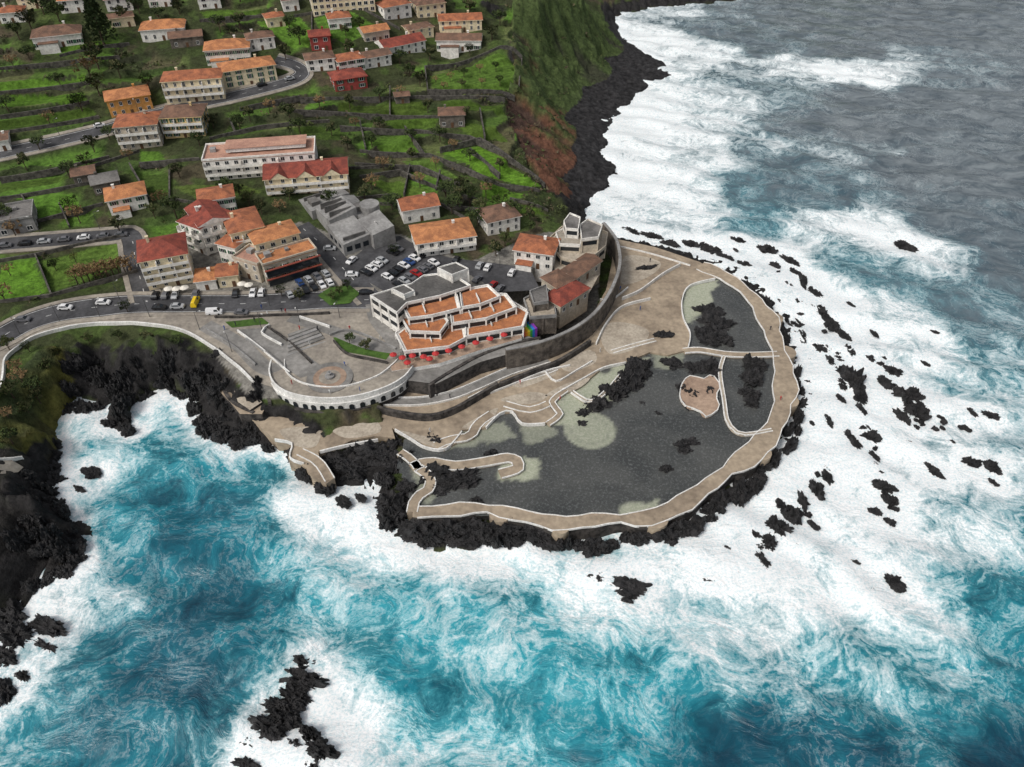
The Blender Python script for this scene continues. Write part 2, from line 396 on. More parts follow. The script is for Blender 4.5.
for i in range(1,len(AW)-1):
    nn=aN[i]; q=AW[i]-nn*.42
    o=bpy.data.objects.new('arch_opening',openm); o.parent=arc
    o.location=(q[0]-vto[0][0],q[1]-vto[0][1],-3.2); o.rotation_euler[2]=math.atan2(nn[1],nn[0])-math.pi/2
    link(o)
# ---------------------------------------------------------------- pool complex
DZ=4.0
west=[(612,238),(655,247),(700,262),(722,276),(690,284),(681,298),(683,318),(690,334),(687,350),(668,355),(650,352),(626,362),(605,366),(588,380),(562,390),(548,405),(556,414),(545,424),(522,424),(512,412),(498,413),(486,428),(462,430),(458,442),(444,450),(425,446),(412,436),(392,428),(395,438),(375,436),(352,440),(340,446),(318,452),(322,466),(334,478),(326,484),(312,476),(300,462),(288,458),(292,442),(276,440),(262,428),(250,418),(282,405),(330,405),(380,398),(420,388),(470,366),(520,352),(560,338),(592,315),(606,290),(612,262)]
struct(slab('pool_deck',UU(west,DZ),DZ,-1,deckm),"weathered beige concrete deck beside the seawater pools")
w2=[(222,372),(238,372),(258,384),(268,402),(262,414),(240,414),(230,402),(218,390)]
struct(slab('pool_deck',UU(w2,6.2),6.2,0,deckm,stone))
struct(slab('pool_deck',UU([(232,384),(250,388),(262,402),(250,410),(238,402)],7.0),7.0,4,deckl,stone))
for l in ([(626,256),(660,262),(650,276),(622,284)],[(600,330),(618,322),(648,330),(640,346),(610,354)],[(545,396),(566,384),(590,378),(575,390)],[(462,428),(480,416),(498,408),(486,426)],[(396,430),(424,436),(444,440),(440,447),(424,444)],[(500,400),(530,392),(548,396),(530,404)],[(330,424),(372,420),(380,432),(345,438)],[(280,430),(318,428),(316,446),(296,446)],[(560,362),(590,350),(596,362),(570,372)],[(512,378),(548,366),(556,374),(520,388)]):
    struct(slab('pool_deck',[tuple(p) for p in smooth_line(UU(l,DZ),1.5,True)],DZ+.06,DZ-.5,deckl))
ringp=[(700,266),(724,276),(748,293),(765,315),(775,340),(783,365),(784,395),(777,422),(758,447),(728,471),(695,495),(668,511),(640,519),(600,519),(560,523),(515,514),(475,508),(440,511),(413,512)]
rw=[4.5,4.5,5,5,5,5,5.2,5.2,5,4.2,4,3.8,3.6,3.4,3.4,3.2,3,3,2.6]
rl=smooth_line([(*U(x,y,DZ)[:2],w_) for (x,y),w_ in zip(ringp,rw)],1.5)
rN=offs(rl)
wob=[.5*math.sin(i*.35)+.4*math.sin(i*.93)+(.6 if (i//5)%4==0 else 0) for i in range(len(rl))]
oute=[p[:2]+nn[:2]*(p[2]/2+o_) for p,nn,o_ in zip(rl,rN,wob)]; inne=[p[:2]-nn[:2]*(p[2]/2+o_*.6) for p,nn,o_ in zip(rl,rN,wob)]
struct(slab('pool_walkway',oute+inne[::-1],DZ+.05,-2,deckm,stone),"curved concrete walkway ringing the natural pool")
for e in (oute,inne):
    w=wallline('kerb',None,.22,.26,whitem,world=[(q[0],q[1],DZ) for q in e[::2]],below=.3,sm=False); struct(w)
for x,y,r in ((786,352,3),(788,400,3),(760,452,3),(655,518,3.2),(560,526,2.4),(500,514,2.6),(775,318,2.6)):
    u=U(x,y,DZ); struct(disc_world('pool_walkway',u,r,DZ+.09,-2,deckm,20))
def kband(px,w_,mat=deckm,z=DZ,top=.12,white=True,name='pool_walkway',kh=.12):
    pts=smooth_line(UU(px,z),1.2); N=offs(pts)
    a=[p+q*w_/2 for p,q in zip(pts,N)]; b=[p-q*w_/2 for p,q in zip(pts,N)]
    struct(slab(name,a+b[::-1],z+top,-1,mat))
    if white:
        for e in (a,b):
            struct(wallline('kerb',None,top+kh,.28,whitem,world=[tuple(p) for p in e[::2]]+[tuple(e[-1])],below=.2))
kband([(684,351),(700,350),(725,354),(750,355),(778,354)],2.2)
kband([(724,356),(720,372),(724,400),(728,422),(742,434),(772,430)],.9,deckl)
kband([(412,468),(428,462),(455,466),(485,462),(512,458),(518,468),(500,474)],3.0)
kband([(412,512),(416,498),(428,490),(430,478),(418,468)],2.6)
kband([(400,452),(412,460),(418,468)],2.2)
kband([(436,446),(450,440),(470,436),(478,424),(492,414)],2.6)
kband([(505,404),(530,410),(548,404)],2.2)
kband([(548,424),(560,414),(552,402),(566,390)],1.6)
kband([(470,400),(500,386),(540,374),(556,368)],2.0,pave)
kband([(384,402),(420,402),(452,396),(478,386),(510,372),(548,360)],3.2,pavegrey,kh=.5)
kband([(300,452),(318,462),(330,480)],2.4)
kband([(612,352),(632,346),(655,340)],1.4,deckl)
kband([(572,392),(590,402),(606,392),(622,374)],1.0,deckl,kh=.3)
for l,h in (([(622,300),(640,292),(662,276),(680,266)],1.2),([(596,345),(606,325),(622,308),(650,300)],1.0),([(455,412),(480,398),(510,386),(545,372),(570,366)],.6),([(545,372),(556,382),(575,372),(592,362)],.6),([(560,392),(585,378),(604,368),(626,363)],.5),([(688,348),(690,334),(683,318),(682,300),(690,286),(715,279)],.5),([(486,428),(500,414),(512,412),(522,424),(545,424)],.5),([(395,430),(412,440),(426,448),(446,449),(462,432)],.5),([(275,440),(292,444),(290,458),(304,464)],.5),([(320,452),(345,446),(378,440)],.5),([(615,246),(650,254),(690,266)],.5),([(600,300),(612,300),(628,288)],.6),([(250,418),(282,406),(330,407),(372,401)],.6)):
    tag(wallline('low_wall',l,h,.35,whitem,z=DZ,below=.5),"low white painted wall on the pool deck","wall","low white walls on the pool deck")
for l,h,z in (([(378,412),(405,418),(432,420),(455,413),(478,400),(498,388)],2.2,4),([(430,398),(450,385),(480,368),(512,356),(540,350)],5.0,4),([(222,378),(226,396),(236,410),(256,420)],3,3.5),([(262,388),(270,402),(272,412)],3,4),([(500,388),(530,376),(560,364),(590,345)],2.0,4),([(296,414),(330,418),(372,412)],2.4,4)):
    tag(wallline('retaining_wall',l,h,.9,stone,z=z,below=3),"dark basalt retaining wall along the seafront steps","wall","dark basalt retaining walls")
struct(slab('terrace_floor',UU([(436,384),(480,362),(530,348),(540,340),(525,335),(470,350),(410,372),(405,380)],8.6),8.6,2,pavegrey,stone))
isl=UU([(682,384),(690,376),(704,379),(712,375),(720,386),(716,396),(719,408),(706,417),(698,409),(688,408),(680,398)],DZ)
isl=[tuple(p) for p in smooth_line(isl,1.,True)]
struct(slab('pool_deck',isl,DZ+.1,-1,deckp),"small pinkish deck island in the pool")
struct(wallline('kerb',None,.3,.26,whitem,world=isl[::2],below=.3,closed=True,sm=False))
# pool water
pw=UU([(700,268),(730,282),(755,300),(770,330),(783,380),(778,420),(755,447),(700,490),(665,514),(600,524),(550,526),(470,514),(415,516),(405,480),(396,465),(405,440),(430,440),(470,425),(520,400),(600,360),(670,320),(676,290)],3.4)
gx=np.arange(-40,95,.8);gy=np.arange(95,245,.8)
GX,GY=np.meshgrid(gx,gy); ins=pip(GX+.4,GY+.4,[p[:2] for p in pw])
vid=-np.ones(GX.shape,int);vv=[];ff=[]
def gv(j,i):
    if vid[j,i]<0: vid[j,i]=len(vv); vv.append((gx[i],gy[j],3.4))
    return vid[j,i]
for j in range(len(gy)-1):
    for i in range(len(gx)-1):
        if ins[j,i]: ff.append((gv(j,i),gv(j,i+1),gv(j+1,i+1),gv(j+1,i)))
me=bpy.data.meshes.new('pool_water'); me.from_pydata(vv,[],ff)
va=np.array(vv); sh=np.zeros(len(va))
wx=va[:,0]+(fbm(va[:,0]*.25,va[:,1]*.25,3,3)-.5)*4; wy=va[:,1]+(fbm(va[:,0]*.25,va[:,1]*.25,3,4)-.5)*4
u=U(590,430,3.4); sh=np.maximum(sh,.66*(1-ss(6.6,7.3,np.hypot(va[:,0]-u[0],va[:,1]-u[1])))-.16*ss(4.6,4.9,np.hypot(va[:,0]-u[0],va[:,1]-u[1]))*(1-ss(5.2,5.5,np.hypot(va[:,0]-u[0],va[:,1]-u[1]))))
for pl,k in (([(540,424),(552,395),(590,376),(622,360),(650,356),(640,376),(612,396),(596,412),(570,428)],.82),([(498,462),(520,456),(538,460),(536,478),(512,484),(494,478)],.85),([(682,282),(716,280),(710,304),(692,322),(682,320)],.85),([(458,430),(486,424),(506,420),(516,436),(480,446),(448,452)],.5),([(654,352),(690,352),(678,366),(656,368)],.5),([(620,504),(655,498),(662,514),(622,518)],.75),([(416,466),(436,466),(432,500),(414,506)],.5),([(520,424),(548,424),(556,436),(530,442)],.45)):
    w_=[p[:2] for p in UU(pl,3.4)]; dd=mindist(wx,wy,dens(w_,1.,True)); ins_=pip(wx,wy,w_); sd=np.where(ins_,dd,-dd); sh=np.maximum(sh,k*ss(-.7,1.,sd))
at=me.color_attributes.new('W','FLOAT_COLOR','POINT'); at.data.foreach_set('color',np.stack([sh,sh,sh,np.ones_like(sh)],1).ravel())
m,nt,b=nodes('pool_water'); p=posn(nt)
a_=nt.nodes.new('ShaderNodeVertexColor'); a_.layer_name='W'
sep=nt.nodes.new('ShaderNodeSeparateColor'); L(nt,a_.outputs[0],sep.inputs[0])
nz=noi(nt,p,.08,3,.5,.6)
dark=mixc(nt,mr(nt,nz.outputs[0],.35,.65),(.046,.049,.048),(.078,.080,.076))
rip=noi(nt,p,1.5,4,.7,.6)
dark=mixc(nt,mr(nt,rip.outputs[0],.50,.70,0,.5),dark,(.20,.21,.205))
shal=mixc(nt,mr(nt,rip.outputs[0],.42,.6),(.37,.40,.29),(.48,.49,.38))
L(nt,mixc(nt,sep.outputs[0],dark,shal),b.inputs['Base Color']); b.inputs['Roughness'].default_value=.2
bumpn(nt,noi(nt,p,.9,3,.6,.5).outputs[0],.6,.2,b)
me.materials.append(m); struct(link(bpy.data.objects.new('pool_water',me)),"dark grey rippled seawater in the natural pool")
# ---------------------------------------------------------------- rocks
rockmeshes=[]
for s_ in range(14):
    bm=bmesh.new(); bmesh.ops.create_icosphere(bm,subdivisions=5 if s_<9 else 4,radius=1)
    co=np.array([v.co[:] for v in bm.verts]); x,y,z=co.T
    r=.52+.80*(vn3(x*1.5+9,y*1.5,z*.9,s_)**1.4)
    r+=.40*((1-np.abs(2*vn3(x*2.6+5,y*2.6+3,z*1.6,s_+40)-1))**2-.35)
    r+=.32*((1-np.abs(2*vn3(x*6+5,y*6+3,z*3,s_+60)-1))**2-.35)
    r+=.26*(vn3(x*13+1,y*13,z*7,s_+90)-.5)+.15*(vn3(x*27+1,y*27,z*15,s_+91)-.5)
    r=np.maximum(r,.15)
    co=co*r[:,None]; co[:,2]*=.5+1.0*vn3(co[:,0]*4,co[:,1]*4,co[:,2]*0,s_+120)
    co[:,:2]/= max(np.abs(co[:,0]).max(),np.abs(co[:,1]).max()); co[:,2]/=np.abs(co[:,2]).max()
    for v,q in zip(bm.verts,co): v.co=q
    me=bpy.data.meshes.new('rock'); bm.to_mesh(me); bm.free(); me.materials.append(rockm); rockmeshes.append(me)
seaR=[]
rc=[0]
def rock(px1,px2,w_,h,z=0,name='sea_rock',label="jagged black volcanic rock washed by white surf",group="volcanic rocks in the surf",k=1.):
    a=U(*px1,z);b=U(*px2,z); cx,cy=(a[0]+b[0])/2,(a[1]+b[1])/2
    Ln=math.hypot(b[0]-a[0],b[1]-a[1])/2+w_*.2; ang=math.atan2(b[1]-a[1],b[0]-a[0])
    rc[0]+=1; me=rockmeshes[rc[0]%9 if Ln>2.2 else 9+rc[0]%5]
    o=bpy.data.objects.new(name,me); o.location=(cx,cy,z-h*.12); o.rotation_euler=(0,0,ang+(math.pi if rc[0]%2 else 0)); o.scale=(max(Ln,w_*.5)*1.12*k,w_*.66*k,h)
    tag(o,label,"rock",group); link(o)
    if z<1.5: seaR.append((cx,cy,Ln))
    return o
sea_list=[((728,238),(746,244),3,2),((755,246),(776,252),4.5,2.5),((780,254),(800,266),3.5,2),((800,270),(806,290),3,2),((808,288),(822,298),3,2),((815,305),(826,318),4,2.5),((822,312),(840,332),4,2.5),((838,330),(852,342),2.5,1.5),((845,345),(856,360),3,2),((846,368),(862,395),8,5),((855,390),(866,405),4,3),((812,345),(828,352),4,2),((826,355),(836,372),2.5,1.6),((800,330),(806,345),2.5,1.8),((893,242),(918,250),5,3),((886,368),(900,375),5,3),((878,378),(892,388),4,2.5),((866,355),(874,362),2,1.4),((890,392),(922,404),8,4.5),((905,402),(925,418),7,4),((895,408),(910,425),4,3),((862,432),(882,440),4,2.2),((845,430),(860,450),2.5,2),((822,412),(834,430),2.2,1.6),((870,450),(880,462),2,1.2),((872,484),(898,492),4,2),((882,496),(902,505),3,2),((868,508),(884,515),2,1.4),((884,518),(896,524),2,1.2),((925,462),(945,480),2.5,1.6),((962,462),(984,465),3.5,2),((985,462),(1000,475),3.5,2.5),((965,408),(978,416),2.5,1.5),((980,412),(1000,418),3.5,1.8),((962,425),(972,432),1.6,1),((944,400),(950,408),1.6,1),
((822,470),(830,484),3,2.2),((810,478),(822,500),3.5,3),((800,490),(806,512),3,3),((786,508),(800,522),4,3.4),((770,520),(788,536),5.5,3.5),((762,535),(774,552),4.5,3.2),((758,552),(768,572),3.6,3),((776,500),(786,510),2.2,1.6),((808,520),(820,530),1.8,1.2),((790,540),(800,548),1.6,1),((752,530),(760,540),1.6,1),
((588,576),(614,582),4.5,1.6),((610,584),(647,592),5,1.6),((622,598),(632,602),1.5,.8),((735,572),(746,578),1.8,.9),((700,578),(718,584),1.8,.9),((885,576),(905,588),4,1.6),((868,588),(876,594),1.6,1),((690,490),(700,500),2.4,1.8),((722,545),(730,550),1.3,.8),((850,560),(860,566),1.6,.9),
((-6,606),(22,616),5,3),((0,628),(26,640),6,3.5),((30,622),(68,634),4,3),((36,640),(58,654),2.4,2),((-8,655),(16,664),4,2.6),((0,684),(8,704),4,2.4),((18,672),(30,680),2,1.4),((84,470),(100,475),3.5,1.5),((74,486),(84,492),1.8,1),
((292,662),(316,668),3,2.4),((284,678),(324,686),4.5,3.5),((280,690),(308,700),4,3),((266,704),(300,712),5,4),((252,722),(284,732),4.5,3.5),((266,714),(298,722),3.5,3.5),((300,728),(316,740),3,3),((304,744),(334,756),4,3.4),((234,760),(258,766),2.4,1.6),((308,760),(320,772),2.4,1.6),((288,740),(300,750),1.8,1.6),((240,740),(256,746),1.8,1.2),
((858,402),(866,418),2.5,1.8),((836,395),(846,404),2,1.4),((790,268),(800,276),2,1.4),((770,262),(782,268),2,1.4),((870,330),(880,338),1.6,.9),((905,440),(915,446),1.5,.8),((950,440),(958,446),1.5,.8),((920,360),(930,366),1.4,.7),((930,330),(940,334),1.2,.6),((800,300),(810,310),2,1.2),((838,380),(846,390),3,2),((845,300),(856,308),1.4,.7),((735,262),(752,268),3,2),((680,240),(700,246),3,1.6),((640,232),(662,238),3,1.8),((660,240),(680,246),2.6,1.8),((700,246),(722,252),3,2),((618,228),(640,234),2.6,1.8),((715,252),(736,262),3,2)]
for r in sea_list: rock(*r,k=.86 if r[0][0]>650 else 1.)
_r=random.Random(3)
for i in range(130):
    a=_r.choice([((770,262),(830,330)),((830,330),(850,400)),((880,360),(925,430)),((760,560),(830,470)),((760,560),(830,470)),((860,420),(900,520)),((925,400),(1000,480)),((796,300),(806,420)),((796,420),(740,500)),((700,245),(780,290)),((780,290),(806,360))])
    t=_r.random(); x=a[0][0]+(a[1][0]-a[0][0])*t+_r.gauss(0,4.5); y=a[0][1]+(a[1][1]-a[0][1])*t+_r.gauss(0,4.5); l=_r.uniform(1.,3.6)
    rock((x-l,y-_r.uniform(-2,3)),(x+l,y+_r.uniform(-1,4)),_r.uniform(.6,1.6),_r.uniform(.4,1.1))
for i in range(84):
    k=i/83*(len(rl)-1); p=rl[int(k)]; nn=rN[int(k)]; bot=k>len(rl)*.52
    sd=p[2]/2+random.uniform(.8,5.0 if bot else 3.2)
    q=p[:2]+nn[:2]*sd
    me=rockmeshes[i%14]; o=bpy.data.objects.new('shore_rock',me); s_=random.uniform(1.3,2.9) if bot else random.uniform(1.,2.1)
    o.scale=(s_*random.uniform(.9,2.0),s_,random.uniform(1.8,3.4)); o.rotation_euler=(0,0,math.atan2(nn[1],nn[0])+math.pi/2+random.uniform(-.7,.7)); o.location=(q[0],q[1],random.uniform(0,1.2))
    tag(o,"black lava rock against the pool walkway","rock","lava rocks around the pool walkway"); link(o)
lab="jagged black lava rock beside the pool deck"; g="lava rocks around the pools"
for r in (((696,310),(724,314),8,3.6),((702,322),(730,330),9,4.5),((712,336),(730,346),7,4),((696,328),(708,342),5,3),((700,340),(716,346),5,3),((630,364),(646,376),8,4.4),((614,378),(638,384),8,4.8),((600,392),(626,396),8,4.4),((584,404),(606,406),6,3.4),((576,414),(590,412),4,2.2),((642,360),(648,370),4,3),((746,362),(762,370),7,4.4),((743,376),(760,384),8,4.8),((743,390),(757,400),6,4.),((746,400),(756,408),4,3),((686,392),(700,400),4,2.4),((700,364),(720,372),7,3.4),((688,366),(702,374),5,2.8),((710,374),(718,382),4,2.4),((706,388),(714,400),3,2),((678,386),(686,394),3,2.3),((682,402),(692,410),2.6,1.8),((674,446),(698,442),4.5,2.6),((680,450),(692,452),3,1.8),((660,468),(672,470),2.8,1.8),((578,424),(588,424),2,1.2),((640,402),(646,406),1.6,1),((655,412),(662,416),1.6,1),((418,478),(450,470),6,3.4),((440,484),(476,476),7,3.4),((424,492),(450,492),3.5,2),((402,482),(414,492),4.5,2.8),((428,438),(440,444),4,2.4),((486,456),(500,452),3,1.6),((470,500),(484,503),2.5,1.6),((664,362),(684,368),5,2.6)):
    rock(*r,z=3.2,name='pool_rock',label="jagged black lava rock standing in the pool",group="lava rocks in the pools")
for r in (((348,452),(372,446),6,4),((360,460),(400,450),8,4.6),((388,468),(412,456),6,4),((336,468),(362,470),6,3.6),((320,466),(344,460),5,3.2),((376,478),(392,480),4,3),((376,502),(402,504),7,4.2),((380,514),(400,522),7,4.2),((400,524),(430,532),6,3.6),((430,524),(462,530),6,4),((462,534),(492,530),5,3.4),((490,528),(520,526),4.5,3.2),((520,530),(552,532),4.5,2.8),((445,540),(480,544),3,2),((415,536),(440,542),4,2.2),((318,484),(334,492),4,2.4),((300,470),(316,478),4,3),((652,524),(672,528),4,3),((672,526),(692,528),4,3.2),((636,270),(660,266),2.2,1.3),((388,440),(402,446),4,2.6),((336,498),(350,504),3,1.6),((356,494),(364,500),2,1.2),((654,336),(672,334),3,2.2)):
    rock(*r,z=(1.8 if r[0][1]<534 else .8) if r[0][0]<630 or r[0][1]>400 else 4.,name='shore_rock',label=lab,group=g)
L0=[(205,405),(232,432),(255,436),(285,448),(305,470),(318,478)]
for i in range(34):
    t=random.random(); k=int(t*5)
    x=L0[k][0]+(L0[min(k+1,5)][0]-L0[k][0])*random.random()+random.uniform(-8,10); y=L0[k][1]+(L0[min(k+1,5)][1]-L0[k][1])*random.random()+random.uniform(-6,8)
    rock((x-6,y),(x+6,y+random.uniform(-4,4)),random.uniform(2,5.5),random.uniform(1.6,3.4),z=.8,name='shore_rock',label=lab,group=g)
for i in range(46):
    q=random.choice([((0,602),(75,566)),((75,560),(60,500)),((52,480),(60,415)),((66,405),(100,410)),((104,420),(130,432)),((128,405),(175,386)),((175,386),(210,420))])
    t=random.random(); x=q[0][0]+(q[1][0]-q[0][0])*t+random.uniform(-5,5); y=q[0][1]+(q[1][1]-q[0][1])*t+random.uniform(-4,4)
    rock((x-5,y),(x+5,y+random.uniform(-4,4)),random.uniform(2,5),random.uniform(1.5,3.6),z=.3,name='shore_rock',label="black lava boulder at the foot of the cliff",group="boulders below the cliff")
cr=random.Random(11)
for x0,x1,y0,y1,n_ in ((60,220,352,396,46),(10,70,470,560,26),(85,130,372,424,14),(200,262,380,432,14)):
    for i in range(n_):
        x,y=cr.uniform(x0,x1),cr.uniform(y0,y1); u=P(x,y)
        if u[2]<1 or u[2]>10.6: continue
        me=rockmeshes[cr.randrange(9)]; o=bpy.data.objects.new('cliff_crag',me); s_=cr.uniform(1.8,4.2)
        o.scale=(s_*cr.uniform(.7,1.2),s_*.7,s_*cr.uniform(.9,1.7)); o.rotation_euler=(cr.uniform(-.2,.2),cr.uniform(-.2,.2),cr.uniform(0,6.28)); o.location=(u[0],u[1],u[2]-s_*.35)
        tag(o,"black basalt crag jutting from the sea cliff","rock","crags on the sea cliffs"); link(o)
# ---------------------------------------------------------------- buildings
wm={}
def winmesh(w_,h,fr=whitem,sh_=False):
    key=(w_,h,fr.name,sh_)
    if key in wm: return wm[key]
    mb=MB(); mb.box(-w_/2,-.03,0,w_/2,.02,h,0); t=.1
    for a in ((-w_/2-t,-.08,-t,-w_/2,.02,h+t),(w_/2,-.08,-t,w_/2+t,.02,h+t),(-w_/2,-.08,h,w_/2,.02,h+t),(-w_/2,-.12,-t,w_/2,.02,0),(-.04,-.06,0,.04,.02,h)): mb.box(*a,1)
    if sh_:
        for s_ in (-1,1): x=s_*(w_/2+.42); mb.box(x-.3,-.10,0,x+.3,.02,h,2)
    wm[key]=mb.mesh('window',[glass,fr,shut]); return wm[key]
def rooffn(kind,w_,d,h,o,rise,mat,parent,wallm):
    mb=MB(); x0,x1,y0,y1=-o,w_+o,-o,d+o
    if kind=='flat':
        mb.box(x0+o-.15,y0+o-.15,h,x1-o+.15,y1-o+.15,h+.25,0)
        for a in ((-.25,-.25,w_+.25,.1),(-.25,d-.1,w_+.25,d+.25),(-.25,.1,.1,d-.1),(w_-.1,.1,w_+.25,d-.1)): mb.box(a[0],a[1],h+.25,a[2],a[3],h+.95,1)
        return mb.obj('roof',[mat,wallm],parent)
    mb.box(x0,y0,h-.02,x1,y1,h+.22,1)
    z=h+.22
    if kind=='hip':
        if w_>=d: r=(y1-y0)/2; a=(x0+r,(y0+y1)/2,z+rise); b=(x1-r,(y0+y1)/2,z+rise)
        else: r=(x1-x0)/2; a=((x0+x1)/2,y0+r,z+rise); b=((x0+x1)/2,y1-r,z+rise)
        c=[(x0,y0,z),(x1,y0,z),(x1,y1,z),(x0,y1,z)]
        if w_>=d:
            mb.face([c[0],c[1],b,a]);mb.face([c[1],c[2],b]);mb.face([c[2],c[3],a,b]);mb.face([c[3],c[0],a])
        else:
            mb.face([c[0],c[1],a]);mb.face([c[1],c[2],b,a]);mb.face([c[2],c[3],b]);mb.face([c[3],c[0],a,b])
    else:
        ym=(y0+y1)/2; xm=(x0+x1)/2
        if kind=='gable':
            a=(x0,ym,z+rise);b=(x1,ym,z+rise)
            mb.face([(x0,y0,z),(x1,y0,z),b,a]);mb.face([(x1,y1,z),(x0,y1,z),a,b]);mb.face([(x1,y0,z),(x1,y1,z),b],1);mb.face([(x0,y1,z),(x0,y0,z),a],1)
        else:
            a=(xm,y0,z+rise);b=(xm,y1,z+rise)
            mb.face([(x0,y0,z),a,b,(x0,y1,z)]);mb.face([(x1,y1,z),b,a,(x1,y0,z)]);mb.face([(x0,y0,z),(x1,y0,z),a],1);mb.face([(x1,y1,z),(x0,y1,z),b],1)
    return mb.obj('roof',[mat,wallm],parent)
br=random.Random(5)
def building(A,B,d,h,kind,wc,rcol,st,label,cat='house',name='house',balc=False,chim=True,z=None,rise=None,sp_=None):
    winw,winh=br.choice([(1.0,1.4),(1.3,1.3),(.9,1.6),(1.6,1.4)]); sp_=br.uniform(2.7,3.7); shh=br.random()<.3
    a=P(*A) if z is None else U(*A,z); b=P(*B) if z is None else U(*B,z)
    w_=math.hypot(b[0]-a[0],b[1]-a[1]); ang=math.atan2(b[1]-a[1],b[0]-a[0])
    zb=min(a[2],b[2])
    R=empty(name,(a[0],a[1],zb),ang); tag(R,label,cat)
    wmt=wallc[wc]; mb=MB(); mb.box(0,0,-5,w_,d,h); mb.obj('wall',[wmt],R)
    if rise is None: rise=min(w_,d)*br.uniform(.15,.24)
    rf=rooffn(kind,w_,d,h,.55,rise,roofc[rcol],R,wmt)
    if chim and kind!='flat':
        mb=MB(); cx,cy=w_*br.choice((.25,.7)),d*.6; mb.box(cx-.4,cy-.4,h+.3,cx+.4,cy+.4,h+rise+.8); mb.box(cx-.5,cy-.5,h+rise+.8,cx+.5,cy+.5,h+rise+1.); mb.obj('chimney',[wmt],rf)
    fh=h/st; wmsh=winmesh(winw,winh,whitem,shh)
    def put(px_,py_,pz_,rz,m_=None,nm='window'):
        o=bpy.data.objects.new(nm,m_ or wmsh); o.parent=R; o.location=(px_,py_,pz_); o.rotation_euler[2]=rz; link(o)
    cnt=0
    for s_ in range(st):
        zz=s_*fh+.95
        nf=max(1,int(w_/sp_))
        for i in range(nf):
            if s_==0 and i==nf//2: continue
            if cnt<70: put(w_*(i+.5)/nf,0,zz,0); cnt+=1
        ns=max(1,int(d/(sp_*1.25)))
        for i in range(ns):
            if cnt<95:
                put(w_,d*(i+.5)/ns,zz,math.pi/2); put(0,d*(i+.5)/ns,zz,-math.pi/2); cnt+=2
    nf=max(1,int(w_/sp_)); mb=MB(); mb.box(-.55,-.08,0,.55,.02,2.1)
    mb.obj('door',[wood],R,(w_*(nf//2+.5)/nf,0,0))
    if balc:
        for s_ in range(1,st):
            mb=MB(); zz=s_*fh; mb.box(0,-1.3,zz-.1,w_,-.01,zz+.08); mb.box(0,-1.3,zz+.08,w_,-1.22,zz+.95,1)
            for i in range(4): x=w_*i/3.; mb.box(max(0,x-.15),-1.2,zz+.08,min(w_,x+.15),-.01,zz+2.2,1)
            mb.obj('balcony',[whitem,wallc['white']],R)
    elif w_>12 and kind!='flat' and chim and br.random()<.5 and st<3:
        lw=w_*.4; mb=MB(); mb.box(w_*.1,-3,-4,w_*.1+lw,-.01,2.6); mb.box(w_*.1-.2,-3.2,2.6,w_*.1+lw+.2,.0-.01,2.8,1); mb.obj('porch',[wmt,roofc[rcol]],R)
    for gx_ in (0,.5,1):
        for gy_ in (0,.5,1):
            lx,ly=w_*gx_,d*gy_
            flat.append((a[0]+lx*math.cos(ang)-ly*math.sin(ang),a[1]+lx*math.sin(ang)+ly*math.cos(ang),max(w_,d)*.35))
    R['w']=w_
    return R
def lb(wc,rc_,st,extra): return f"{wc} {st}-storey house, {rc_} roof, {extra}"
HM='in the hillside hamlet'; HS_='high on the slope'; VC='in the village centre'
